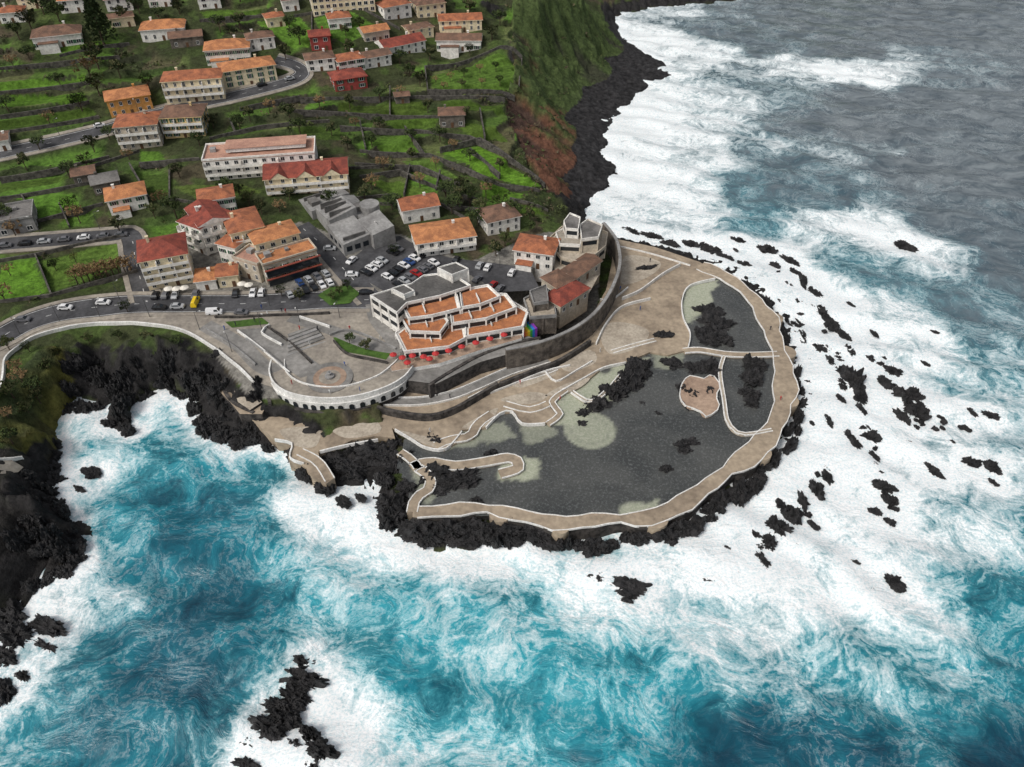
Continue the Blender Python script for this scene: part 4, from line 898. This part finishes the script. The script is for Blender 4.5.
for x,y,h,v in ((92,80,11,2),(100,96,10,4),(82,110,7,0),(98,66,10,1),(60,22,9,0),(32,30,9,1),(20,40,8,0),(6,302,7,2),(16,236,7,2),(6,226,8,0),(80,222,7,2),(74,214,7,1),(70,178,7,0),(88,168,6,1),(164,206,7,2),(176,216,8,0),(155,218,6,4),(120,232,6,1),(180,178,6,0),(256,152,6,2),(250,120,6,1),(300,168,5,0),(372,190,7,2),(365,200,6,1),(392,210,7,0),(384,170,6,2),(420,186,6,2),(446,200,8,0),(458,206,8,1),(470,204,8,0),(480,215,7,4),(462,192,6,1),(500,212,7,1),(510,220,7,0),(530,222,6,1),(478,226,7,0),(505,246,6,4),(496,256,6,1),(530,232,5,0),(440,140,6,0),(466,120,6,1),(428,112,6,1),(400,98,6,2),(380,100,6,0),(350,108,6,1),(320,108,6,2),(290,120,7,0),(270,112,6,2),(240,128,6,0),(150,90,7,0),(286,60,7,1),(300,44,8,0),(290,30,7,0),(240,28,7,1),(220,30,7,0),(160,22,7,0),(124,22,7,1),(140,14,8,0),(44,14,8,0),(180,14,6,1),(350,52,6,1),(400,64,6,0),(430,60,6,1),(470,56,6,0),(492,40,7,1),(500,24,7,0),(470,14,7,1),(446,8,7,0),(240,0,8,0),(290,6,7,1),(360,30,6,0),(10,350,5,4),(30,352,4,0),(20,372,5,2),(14,398,6,4),(34,392,5,0),(10,420,5,2),(40,402,5,1),(12,442,5,0),(50,372,5,4),(24,384,6,2),(30,415,5,4),(340,296,4,4),(333,300,3.5,4),(348,290,4,0),(350,344,4,0),(366,350,4,1),(395,255,4,0),(300,300,4,1),(282,296,4,0),(128,312,4,0),(432,242,4,0),(445,246,4,2),(30,60,6,0),(14,68,6,2),(60,84,5,0),(120,76,7,1),(8,110,6,0),(50,124,6,2),(40,150,6,0),(26,168,6,1),(130,160,5,2),(210,205,5,0),(240,196,5,1),(350,180,4,0),(250,206,6,4),(262,214,6,1),(226,194,6,0),(280,212,5,2),(330,206,6,0),(290,200,5,1),(452,214,8,0),(486,196,6,2),(60,358,4,0),(90,344,4,4),(120,340,4,0),(150,342,4,1),(178,346,4,0),(436,84,4,2),(450,80,4,2),(464,76,4,0),(480,72,4,2),(496,70,4,0),(444,90,4,2),(462,88,4,4),(482,86,4,2),(500,84,4,0),(266,38,5,0),(330,44,5,0),(346,36,5,1),(10,274,4,2),(56,270,4,0),(76,262,4,2),(200,146,6,0),(214,128,6,1),(356,128,5,2),(372,146,5,0),(412,160,5,1),(436,168,5,2),(470,160,5,0),(500,170,5,1),(490,190,5,0),(412,140,5,0),(454,150,5,2),(410,76,6,0),(420,84,6,1),(300,132,6,0),(332,136,6,1),(110,140,6,0),(94,150,6,1),(150,130,5,0),(380,128,5,0),(200,216,6,0),(190,222,5,1),(270,146,5,0),(348,150,6,1),(362,214,5,0)): tree(x,y,h,v)
# ---------------------------------------------------------------- terrain build
fp=np.array([(a,b,r) for a,b,r in flat])
fd=np.full(X.size,1e3)
core=(xr>-290)&(xr<130)&(yr>105)&(yr<500); idx=np.where(core)[0]
for i in range(0,len(idx),12000):
    k=idx[i:i+12000]; d=np.sqrt((xr[k,None]-fp[None,:,0])**2+(yr[k,None]-fp[None,:,1])**2)-fp[None,:,2]; fd[k]=d.min(1)
fd=fd.reshape(X.shape); free=ss(0,5,fd)
gy_,gx_=np.gradient(H,ys,xs); slope=np.hypot(gx_,gy_)
def PX(l): return [P(*q)[:2] for q in l]
pool=pip(X,Y,UU([(380,400),(600,240),(700,258),(770,300),(795,380),(780,440),(690,515),(560,532),(400,518)],3))
rockz=np.maximum(ss(.45,.9,slope),1-ss(8,14,dc))*inl*(~pool)
town=pip(X,Y,PX(((140,318),(140,262),(186,228),(250,232),(300,222),(345,238),(375,236),(400,234),(470,262),(545,232),(600,240),(598,330),(400,400),(250,400),(200,335))))
rk=rockz*free
rg=ridg(X*.11,Y*.11,5,3); rg2=ridg(X*.35,Y*.35,4,9)
Z=H.copy()
Z+=rk*((rg-.62)*10*np.clip(H/5,.25,1.3)+(rg2-.6)*3.2)
step=2.4
agri=ss(12.6,14,H)*free*(1-rockz)*(~town)
wn=(fbm(X*.03,Y*.03,3,5)-.5)*3
q=(H+wn)/step; fl=np.floor(q); fr=q-fl
Zt=(fl+ss(.84,1.0,fr))*step-wn
cliffz=pip(X,Y,[U(*q_) for q_ in ((512,0,38),(514,70,28),(505,105,23),(520,140,17),(545,190,12),(600,200,2),(680,70,2),(640,20,2),(600,-10,20))])
agri=agri*(~cliffz)
Z=Z*(1-agri)+Zt*agri
Z+=(fbm(X*.25,Y*.25,3,8)-.5)*.5*free*inl*(~pool)*(~town)
Z=np.where(pool,np.minimum(Z,2.2),Z)
n1=fbm(X*.05,Y*.05,4,21);n2=fbm(X*.22,Y*.22,4,31);n3=fbm(X*.015,Y*.015,3,41)
def mix(a,b,t): return a*(1-t[...,None])+(b if isinstance(b,np.ndarray) else np.array(b)[None,None])*t[...,None]
col=np.zeros(X.shape+(3,))+np.array((.048,.058,.024))
col=mix(col,(.08,.066,.042),ss(.52,.64,n1)); col=mix(col,(.065,.10,.026),ss(.5,.64,n2)*.85); col=mix(col,(.032,.040,.018),ss(.5,.6,n3)*.5)
for sd_,th,c_,st_ in ((77,.5,(.085,.155,.028),.8),(79,.62,(.10,.20,.03),.9),(78,.72,(.13,.11,.065),.6)):
    cell=hsh(np.floor((X+wn*2)/14+sd_).astype(np.int64),np.floor((H+wn)/step).astype(np.int64)*3,0,sd_); col=mix(col,c_,(cell>th)*agri*st_*ss(.22,.36,n2+.1))
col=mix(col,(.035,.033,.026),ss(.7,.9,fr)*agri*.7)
FL=[([(0,264),(32,260),(46,290),(40,298),(-30,304)],(.11,.23,.025)),([(40,260),(124,240),(132,262),(60,288),(50,290)],(.10,.17,.03)),([(28,198),(72,193),(80,206),(42,220),(34,215)],(.11,.23,.03)),([(-20,82),(84,74),(88,81),(-20,92)],(.10,.20,.025)),([(-20,97),(82,88),(86,98),(-20,107)],(.09,.18,.022)),([(46,48),(110,40),(120,46),(64,57)],(.10,.19,.025)),([(256,22),(300,17),(311,30),(309,48),(288,45)],(.11,.22,.03)),([(314,18),(352,12),(384,30),(348,42),(322,36)],(.10,.20,.03)),([(430,72),(498,52),(518,62),(514,93),(432,88)],(.10,.18,.03)),([(366,136),(402,132),(428,150),(380,148)],(.09,.17,.025)),([(436,148),(480,142),(540,186),(530,190),(472,166)],(.12,.25,.025)),([(482,178),(528,194),(518,200),(482,194)],(.10,.20,.025)),([(366,182),(398,177),(430,190),(402,196)],(.09,.15,.025)),([(402,160),(432,158),(462,176),(422,178)],(.12,.20,.04)),([(382,112),(440,117),(434,128),(386,125)],(.08,.14,.022)),([(140,152),(160,152),(166,160),(140,163)],(.09,.18,.025)),([(200,12),(262,9),(248,18),(210,22)],(.09,.16,.025)),([(-20,122),(88,107),(98,114),(-20,135)],(.07,.12,.02)),([(-20,184),(58,172),(70,178),(-20,194)],(.07,.12,.02)),([(336,102),(428,101),(425,112),(340,112)],(.07,.11,.02)),([(440,100),(500,103),(506,112),(450,112)],(.07,.12,.02)),([(450,122),(500,128),(508,140),(470,136)],(.08,.13,.022)),([(140,172),(168,172),(172,196),(150,196)],(.06,.10,.02)),([(172,186),(240,184),(262,192),(200,200)],(.09,.13,.03)),([(290,128),(340,124),(345,140),(320,140)],(.06,.10,.02)),([(484,202),(530,206),(548,216),(510,214)],(.08,.14,.02))]
infield=np.zeros(X.shape,bool)
for i,(pl,c_) in enumerate(FL):
    W_=PX(pl); mb_=pip(X,Y,W_); infield|=mb_; ms=mb_.astype(float)
    dx_,dy_=W_[1][0]-W_[0][0],W_[1][1]-W_[0][1]; l_=math.hypot(dx_,dy_); rows=np.sin((X*(-dy_/l_)+Y*(dx_/l_))*2.4)*.5+.5
    v_=(.62+.6*n2)*(1-.22*rows*(i%3!=0)); col=mix(col,np.array(c_)[None,None]*v_[...,None],ms*ss(.08,.3,n2+.12))
col=mix(col,(.20,.19,.17),town*1.0)
rkc=np.array((.020,.019,.019))[None,None]*(.4+1.3*rg2)[...,None]
rock_vis=np.clip(ss(.5,.8,rockz)*(1-town),0,1)
leftveg=pip(X,Y,[U(*q_) for q_ in ((-60,340,12),(60,345,12),(66,372,10),(56,400,8),(42,430,8),(20,452,8),(0,456,8),(-60,470,9))])
fringe=(H>8.6)*ss(.42,.56,n2)*.75
rock_vis=np.where(leftveg,rock_vis*ss(.5,.65,n2)*.5,rock_vis*(1-fringe*(~leftveg)))
col=np.where(leftveg[...,None],mix(col,(.12,.115,.03),ss(.4,.6,n1)*.9),col)
lefts=pip(X,Y,[U(*q_) for q_ in ((-60,470,9),(0,460,8),(60,440,8),(100,560,0),(0,625,0),(-90,660,0))])
rock_vis=np.where(lefts,np.maximum(rock_vis,.95),rock_vis)
Z=np.where(lefts,Z+(rg-.6)*7+(rg2-.6)*2,Z)
col=mix(col,rkc,rock_vis)
cz=cliffz&(H>4.5)
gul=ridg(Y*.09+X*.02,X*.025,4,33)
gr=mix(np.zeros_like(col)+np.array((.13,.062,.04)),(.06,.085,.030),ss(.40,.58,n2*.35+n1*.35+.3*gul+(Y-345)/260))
gr=mix(gr,(.035,.03,.028),(1-ss(.42,.58,gul))*.7)  # gully bottoms darkened in the colour, painted shadow on the cliff face
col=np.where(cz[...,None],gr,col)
bc=cliffz&(H<=4.5); col=np.where(bc[...,None],np.array((.030,.029,.030))[None,None]*(.4+1.3*vn2(X*.9,Y*.9,5)[...,None]),col)
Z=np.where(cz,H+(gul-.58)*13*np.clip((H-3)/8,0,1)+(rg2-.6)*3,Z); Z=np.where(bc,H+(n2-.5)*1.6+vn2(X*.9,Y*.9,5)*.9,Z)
Z=np.where(inl,Z,np.minimum(Z,-1))
jx=(vn2(X*.3,Y*.3,51)-.5)*2.2*rk; jy=(vn2(X*.3,Y*.3,52)-.5)*2.2*rk
NX,NY=len(xs),len(ys)
V=np.stack([X+jx,Y+jy,Z],-1).reshape(-1,3)
ii=np.arange((NY-1)*(NX-1)); jj,kk=np.divmod(ii,NX-1); b0=jj*NX+kk
Fc=np.stack([b0,b0+1,b0+NX+1,b0+NX],1)
def bigmesh(name,V,Fc,colr):
    me=bpy.data.meshes.new(name); me.vertices.add(len(V)); me.vertices.foreach_set('co',V.astype(np.float32).ravel())
    nf,k=Fc.shape; me.loops.add(nf*k); me.loops.foreach_set('vertex_index',Fc.astype(np.int32).ravel())
    me.polygons.add(nf); me.polygons.foreach_set('loop_start',np.arange(0,nf*k,k,dtype=np.int32)); me.polygons.foreach_set('loop_total',np.full(nf,k,np.int32))
    me.update(calc_edges=True); me.validate()
    at=me.color_attributes.new('W','FLOAT_COLOR','POINT'); at.data.foreach_set('color',np.concatenate([colr.reshape(-1,3),np.ones((len(V),1))],1).astype(np.float32).ravel())
    return me
me=bigmesh('ground',V,Fc,col)
m,nt,b=nodes('ground'); p=posn(nt); a_=nt.nodes.new('ShaderNodeVertexColor'); a_.layer_name='W'
nA=mr(nt,noi(nt,p,.6,6,.7).outputs[0],.32,.68,.5,1.5)
cg=nt.nodes.new('ShaderNodeCombineColor'); [L(nt,nA,cg.inputs[i]) for i in range(3)]
L(nt,mixc(nt,1.,a_.outputs[0],cg.outputs[0],'MULTIPLY'),b.inputs['Base Color']); b.inputs['Roughness'].default_value=.95; b.inputs['Specular IOR Level'].default_value=.15
bumpn(nt,noi(nt,p,1.2,4,.7).outputs[0],1.,.5,b)
me.materials.append(m); struct(link(bpy.data.objects.new('ground',me)),"steep terraced coastal ground with lava cliffs and green fields")
NB=24000
sx=rng.uniform(-285,80,NB);sy=rng.uniform(190,470,NB)
def samp(A,x,y):
    i=np.clip(np.searchsorted(xs,x),0,NX-1);j=np.clip(np.searchsorted(ys,y),0,NY-1); return A[j,i]
dn=samp(n1,sx,sy); lum=samp(col[...,1],sx,sy)
inl2=samp(inl.astype(float),sx,sy)>0; fr_=samp(free,sx,sy)>.7
ok=inl2&fr_&(samp(town.astype(float),sx,sy)<.5)&(samp(infield.astype(float),sx,sy)<.5)&(samp(pool.astype(float),sx,sy)<.5)&(lum<.09)&((samp(rock_vis,sx,sy)<.35)|(rng.random(NB)<.12))&(samp(H,sx,sy)>6)&(rng.random(NB)<ss(.3,.65,dn)+.25)&((samp(cliffz.astype(float),sx,sy)<.5)|(rng.random(NB)<.3))
sx,sy=sx[ok],sy[ok]; sz=samp(Z,sx,sy)
K=9; n_=len(sx); size=rng.uniform(.4,1.3,n_)
cen=np.stack([sx,sy,sz+size*.4],1)[:,None]+rng.normal(0,1,(n_,K,3))*size[:,None,None]*np.array([.55,.55,.35])
tri=cen[:,:,None]+rng.normal(0,1,(n_,K,3,3))*size[:,None,None,None]*.42
cc=np.array([(.045,.06,.02),(.08,.10,.028),(.10,.08,.045),(.06,.08,.028)])[rng.integers(0,4,n_)]*rng.uniform(.6,1.4,(n_,1))
cc=np.repeat(cc,K*3,0)
me=bigmesh('scrub',tri.reshape(-1,3),np.arange(n_*K*3).reshape(-1,3),cc)
m2,nt,b=nodes('scrub'); a_=nt.nodes.new('ShaderNodeVertexColor'); a_.layer_name='W'
nn_=mr(nt,noi(nt,posn(nt),1.5,2).outputs[0],.3,.7,.6,1.4); cg=nt.nodes.new('ShaderNodeCombineColor'); [L(nt,nn_,cg.inputs[i]) for i in range(3)]
L(nt,mixc(nt,1.,a_.outputs[0],cg.outputs[0],'MULTIPLY'),b.inputs['Base Color']); b.inputs['Roughness'].default_value=.95
me.materials.append(m2); o=link(bpy.data.objects.new('scrub',me)); o["kind"]="stuff"; o["label"]="low wild scrub covering terraces and slopes"; o["category"]="scrub"
# ---------------------------------------------------------------- sea
sc=[(1020,10,.02,0,1),(950,30,.04,0,1),(880,20,.08,0,1),(800,20,.12,0,1),(740,10,.3,0,.9),(680,15,.6,0,.6),(650,40,.9,0,.4),(700,45,.75,.1,.5),(720,30,.25,0,.8),(760,45,.2,.1,.8),(790,62,.7,.1,.8),(830,72,.85,.1,.7),(870,76,.8,.1,.7),(910,68,.6,.1,.8),(950,74,.25,.1,.9),(850,50,.05,0,1),(860,95,.1,0,1),(950,100,.03,0,1),(1020,100,.02,0,1),(640,120,1,.1,.3),(680,100,.8,.3,.4),(740,100,.65,.2,.6),(780,92,.4,.2,.7),(800,125,.15,.1,.9),(870,130,.06,0,1),(720,150,.75,.2,.5),(760,140,.6,.2,.6),(780,165,.3,.3,.7),(840,150,.45,.1,.8),(890,152,.35,.1,.9),(930,170,.04,0,1),(1020,180,.03,0,1),(630,180,1,.1,.3),(680,190,.8,.3,.3),(740,195,.35,.4,.5),(800,190,.15,.3,.7),(830,220,.75,.2,.4),(870,228,.85,.2,.3),(920,245,.75,.2,.4),(960,258,.5,.2,.5),(940,215,.05,.1,.9),(990,235,.12,.1,.8),(1020,270,.12,.2,.8),(700,232,.75,.2,.3),(760,225,.4,.5,.4),(800,245,.75,.3,.3),(850,265,.45,.5,.4),(900,285,.35,.5,.5),(960,300,.3,.4,.6),(1010,320,.3,.4,.6),(830,290,.75,.4,.2),(850,330,.8,.3,.2),(910,340,.75,.4,.2),(970,370,.55,.5,.3),(1020,400,.55,.5,.3),(820,380,.9,.3,.1),(900,430,.8,.3,.2),(960,450,.7,.4,.2),(1020,470,.6,.4,.2),(820,440,.9,.3,.1),(760,500,.95,.3,.1),(850,490,.85,.4,.1),(930,520,.7,.4,.1),(1020,540,.55,.5,.1),(700,540,.85,.5,0),(780,580,.85,.5,0),(860,560,.8,.5,0),(940,590,.6,.6,0),(1010,610,.4,.6,0),(640,560,.8,.6,0),(560,560,.75,.8,0),(500,570,.75,.8,0),(440,575,.8,.7,0),(400,560,.75,.7,0),(370,540,.8,.5,0),(340,510,.95,.5,0),(310,500,.75,.5,0),(260,470,.4,.6,0),(220,450,.5,.7,0),(170,420,.55,.7,0),(120,450,.5,.7,0),(80,440,.65,.6,0),(100,510,.4,.5,0),(90,560,.65,.4,0),(110,590,.5,.4,0),(60,615,.8,.4,0),(150,500,.28,.6,0),(190,540,.14,.35,0),(240,520,.22,.4,0),(290,560,.42,.7,0),(200,600,.10,.15,0),(160,570,.2,.35,0),(260,610,.22,.35,0),(330,590,.48,.85,0),(380,610,.48,.9,0),(300,640,.55,.6,0),(430,620,.38,1,0),(480,640,.48,1,0),(540,620,.55,1,0),(600,620,.6,1,0),(650,640,.55,1,0),(700,640,.75,.7,0),(760,640,.8,.6,0),(820,640,.55,.7,0),(880,650,.55,.7,0),(940,660,.45,.6,0),(1010,680,.3,.4,0),(560,680,.4,1,0),(500,700,.48,1,0),(440,690,.42,1,0),(390,670,.32,1,0),(360,700,.8,.6,0),(320,720,.9,.5,0),(280,700,.85,.4,0),(240,700,.4,.3,0),(180,660,.12,.12,0),(120,650,.28,.3,0),(90,680,.48,.4,0),(130,710,.18,.3,0),(40,700,.55,.5,0),(30,750,.45,.6,0),(100,750,.3,.5,0),(180,740,.18,.25,0),(230,750,.6,.5,0),(400,750,.55,1,0),(460,760,.55,1,0),(530,750,.48,1,0),(600,740,.32,.9,0),(620,690,.42,.9,0),(680,700,.28,.6,0),(740,700,.6,.6,0),(660,760,.15,.35,0),(720,750,.1,.15,0),(780,740,.12,.12,0),(820,700,.4,.4,0),(860,740,.15,.08,0),(920,710,.35,.35,0),(960,760,.1,.05,0),(1020,750,.12,.1,0),(340,760,.9,.5,0)]
sc+= [(-100,650,.5,.4,0),(-100,760,.3,.4,0),(1150,100,.03,0,1),(1150,400,.4,.3,.5),(1150,700,.3,.3,0)]
SP=np.array([U(a,b_,0)[:2] for a,b_,*_ in sc]); SV=np.array([q[2:] for q in sc])
SP=np.vstack([SP,[(-400,-200),(400,-200),(0,-200),(1500,600),(1500,1500),(200,1500)]]); SV=np.vstack([SV,[(.15,.3,0)]*3+[(.02,0,1)]*3])
sxs=np.concatenate([[-6000,-2500,-1200,-700,-450,-350],np.arange(-300,400,1.4),[420,470,550,700,1000,1500,3000,8000]])
sys_=np.concatenate([[-2500,-1000,-400,-100,0],np.arange(20,640,1.4),[660,720,850,1100,1600,2500,5000,9000]])
SX,SY=np.meshgrid(sxs,sys_); sxr=SX.ravel();syr=SY.ravel(); A=np.empty((len(sxr),3))
wxx=sxr+(fbm(sxr*.04,syr*.04,3,71)-.5)*22; wyy=syr+(fbm(sxr*.04,syr*.04,3,72)-.5)*22
for i in range(0,len(sxr),20000):
    d=(wxx[i:i+20000,None]-SP[None,:,0])**2+(wyy[i:i+20000,None]-SP[None,:,1])**2
    w_=1/(d+35.)**2.1; w_/=w_.sum(1)[:,None]; A[i:i+20000]=w_@SV
A=A.reshape(SX.shape+(3,))
rd=np.full(len(sxr),99.); rp=np.array(seaR)
for i in range(0,len(sxr),20000):
    d=np.sqrt((sxr[i:i+20000,None]-rp[None,:,0])**2+(syr[i:i+20000,None]-rp[None,:,1])**2)-rp[None,:,2]; rd[i:i+20000]=d.min(1)
rd=rd.reshape(SX.shape); A[...,0]=np.clip(A[...,0]+.22*(1-ss(0,5,rd))*(A[...,0]>.1),0,1)
cd=mindist(SX,SY,coastd); A[...,0]=np.clip(A[...,0]+.18*(1-ss(0,6,cd)),0,1)
ph=(SX*.35+SY*.94)*.33+(fbm(SX*.02,SY*.02,3,81)-.5)*14
SZ=np.sin(ph)*.5*(.4+1.2*fbm(SX*.015,SY*.015,2,82))+(fbm(SX*.03,SY*.05,3,61)-.5)*2.2+(fbm(SX*.13+SY*.03,SY*.16,4,62)-.5)*1.6
far_=(np.abs(SX)>410)|(SY>645)|(SY<15); SZ=np.where(far_,0,SZ); SZ=np.minimum(SZ,1.2)-.15
NXs,NYs=len(sxs),len(sys_); ii=np.arange((NYs-1)*(NXs-1)); jj,kk=np.divmod(ii,NXs-1); b0=jj*NXs+kk
me=bigmesh('sea_water',np.stack([SX,SY,SZ],-1).reshape(-1,3),np.stack([b0,b0+1,b0+NXs+1,b0+NXs],1),A)
me.polygons.foreach_set('use_smooth',np.ones(len(me.polygons),bool))
m,nt,b=nodes('sea_water'); p=posn(nt); a_=nt.nodes.new('ShaderNodeVertexColor'); a_.layer_name='W'
sep=nt.nodes.new('ShaderNodeSeparateColor'); L(nt,a_.outputs[0],sep.inputs[0]); den,teal,grey=sep.outputs
def vadd(a,b_,sc_):
    n1_=nt.nodes.new('ShaderNodeVectorMath'); n1_.operation='SUBTRACT'; L(nt,b_,n1_.inputs[0]); n1_.inputs[1].default_value=(.5,.5,.5)
    n2_=nt.nodes.new('ShaderNodeVectorMath'); n2_.operation='SCALE'; L(nt,n1_.outputs[0],n2_.inputs[0]); n2_.inputs['Scale'].default_value=sc_
    n3_=nt.nodes.new('ShaderNodeVectorMath'); L(nt,a,n3_.inputs[0]); L(nt,n2_.outputs[0],n3_.inputs[1]); return n3_.outputs[0]
wp=vadd(p,noi(nt,p,.045,2).outputs['Color'],24.); wp2=vadd(wp,noi(nt,p,.20,3).outputs['Color'],5.)
A1=mr(nt,noi(nt,wp,.06,6,.62).outputs[0],.3,.7)
def ridge(v,s_,k,dt=3):
    q_=mth(nt,'ABSOLUTE',mth(nt,'SUBTRACT',noi(nt,v,s_,dt,.65).outputs[0],.5)); return mth(nt,'SUBTRACT',1.,mth(nt,'MULTIPLY',q_,k),clamp=True)
V1=ridge(wp2,.15,8,4);V2=noi(nt,wp2,.55,6,.68).outputs[0];V3=noi(nt,p,1.7,4,.75).outputs[0]
V2=mr(nt,V2,.3,.7)
pat=mth(nt,'ADD',mth(nt,'ADD',mth(nt,'MULTIPLY',A1,.40),mth(nt,'MULTIPLY',V1,.18)),mth(nt,'ADD',mth(nt,'MULTIPLY',V2,.22),mth(nt,'MULTIPLY',V3,.30)))
thr=mth(nt,'SUBTRACT',1.0,mth(nt,'MULTIPLY',den,.93))
df=mth(nt,'SUBTRACT',pat,thr)
mask=mr(nt,df,-.04,.34,0,1,False)
mask=mth(nt,'POWER',mask,.95)
haze=mr(nt,df,-.30,.16,0,1,True)
vein=mr(nt,ridge(wp2,.22,17,5),.0,1.,0,1,True)
vein=mth(nt,'MULTIPLY',vein,mth(nt,'MULTIPLY',mr(nt,den,.04,.45,.08,.42),mth(nt,'MULTIPLY',mr(nt,A1,.3,.75,.05,1.),mr(nt,V3,.38,.6,.3,1.2))))
mask=mth(nt,'MAXIMUM',mask,vein)
big=noi(nt,wp,.06,5,.68).outputs[0]
deep=mixc(nt,mr(nt,big,.38,.62),(.003,.026,.052),(.006,.078,.125))
wc_=mixc(nt,mth(nt,'MULTIPLY',teal,mr(nt,big,.36,.60,.35,1.2),clamp=True),deep,(.010,.265,.345))
wc_=mixc(nt,mth(nt,'MULTIPLY',haze,mth(nt,'ADD',mth(nt,'MULTIPLY',teal,.62),.18)),wc_,(.085,.44,.50))
mp=nt.nodes.new('ShaderNodeVectorMath'); mp.operation='MULTIPLY'; L(nt,wp,mp.inputs[0]); mp.inputs[1].default_value=(.45,1.25,1)
st_=noi(nt,mp.outputs[0],.16,6,.70).outputs[0]
gcol=mixc(nt,mr(nt,st_,.38,.62),(.070,.092,.108),(.19,.22,.235))
gcol=mixc(nt,mth(nt,'MULTIPLY',haze,.5),gcol,(.28,.38,.41))
wc_=mixc(nt,grey,wc_,gcol)
fcol=mixc(nt,mr(nt,V3,.36,.56),(.62,.74,.77),(.90,.91,.91))
L(nt,mixc(nt,mask,wc_,fcol),b.inputs['Base Color'])
L(nt,mr(nt,mask,0,1,.25,.85),b.inputs['Roughness']); b.inputs['Specular IOR Level'].default_value=.4
bumpn(nt,noi(nt,mp.outputs[0],.4,5,.62,.3).outputs[0],.6,.8,b)
me.materials.append(m); struct(link(bpy.data.objects.new('sea_water',me)),"turquoise and grey ocean streaked with white foam")
# ---------------------------------------------------------------- light and camera
w=bpy.data.worlds.new('World'); S.world=w; w.use_nodes=True; nt=w.node_tree; bg=nt.nodes['Background']
EL,AZ=50,-130
sky=nt.nodes.new('ShaderNodeTexSky'); sky.sky_type='NISHITA'; sky.sun_disc=False; sky.sun_elevation=math.radians(EL); sky.sun_rotation=math.radians(AZ); sky.dust_density=5; sky.air_density=1.0
hs=nt.nodes.new('ShaderNodeHueSaturation'); hs.inputs['Saturation'].default_value=.35; nt.links.new(sky.outputs[0],hs.inputs['Color']); nt.links.new(hs.outputs[0],bg.inputs[0]); bg.inputs[1].default_value=.12
sl=bpy.data.lights.new('sun','SUN'); sl.energy=1.5; sl.angle=math.radians(12); sl.color=(1,.96,.9)
so=link(bpy.data.objects.new('sun',sl)); az=math.radians(AZ); el=math.radians(EL)
dv=Vector((math.sin(az)*math.cos(el),math.cos(az)*math.cos(el),math.sin(el))); so.rotation_euler=dv.to_track_quat('Z','Y').to_euler()
cam=bpy.data.cameras.new('camera'); cam.lens=F/1024*36; cam.sensor_width=36; cam.clip_end=20000; cam.clip_start=1
co_=link(bpy.data.objects.new('camera',cam)); co_.location=(0,0,CAMH); co_.rotation_euler=(math.pi/2-PITCH,0,0); S.camera=co_
S.view_settings.view_transform='Standard'; S.view_settings.look='None'; S.view_settings.exposure=0
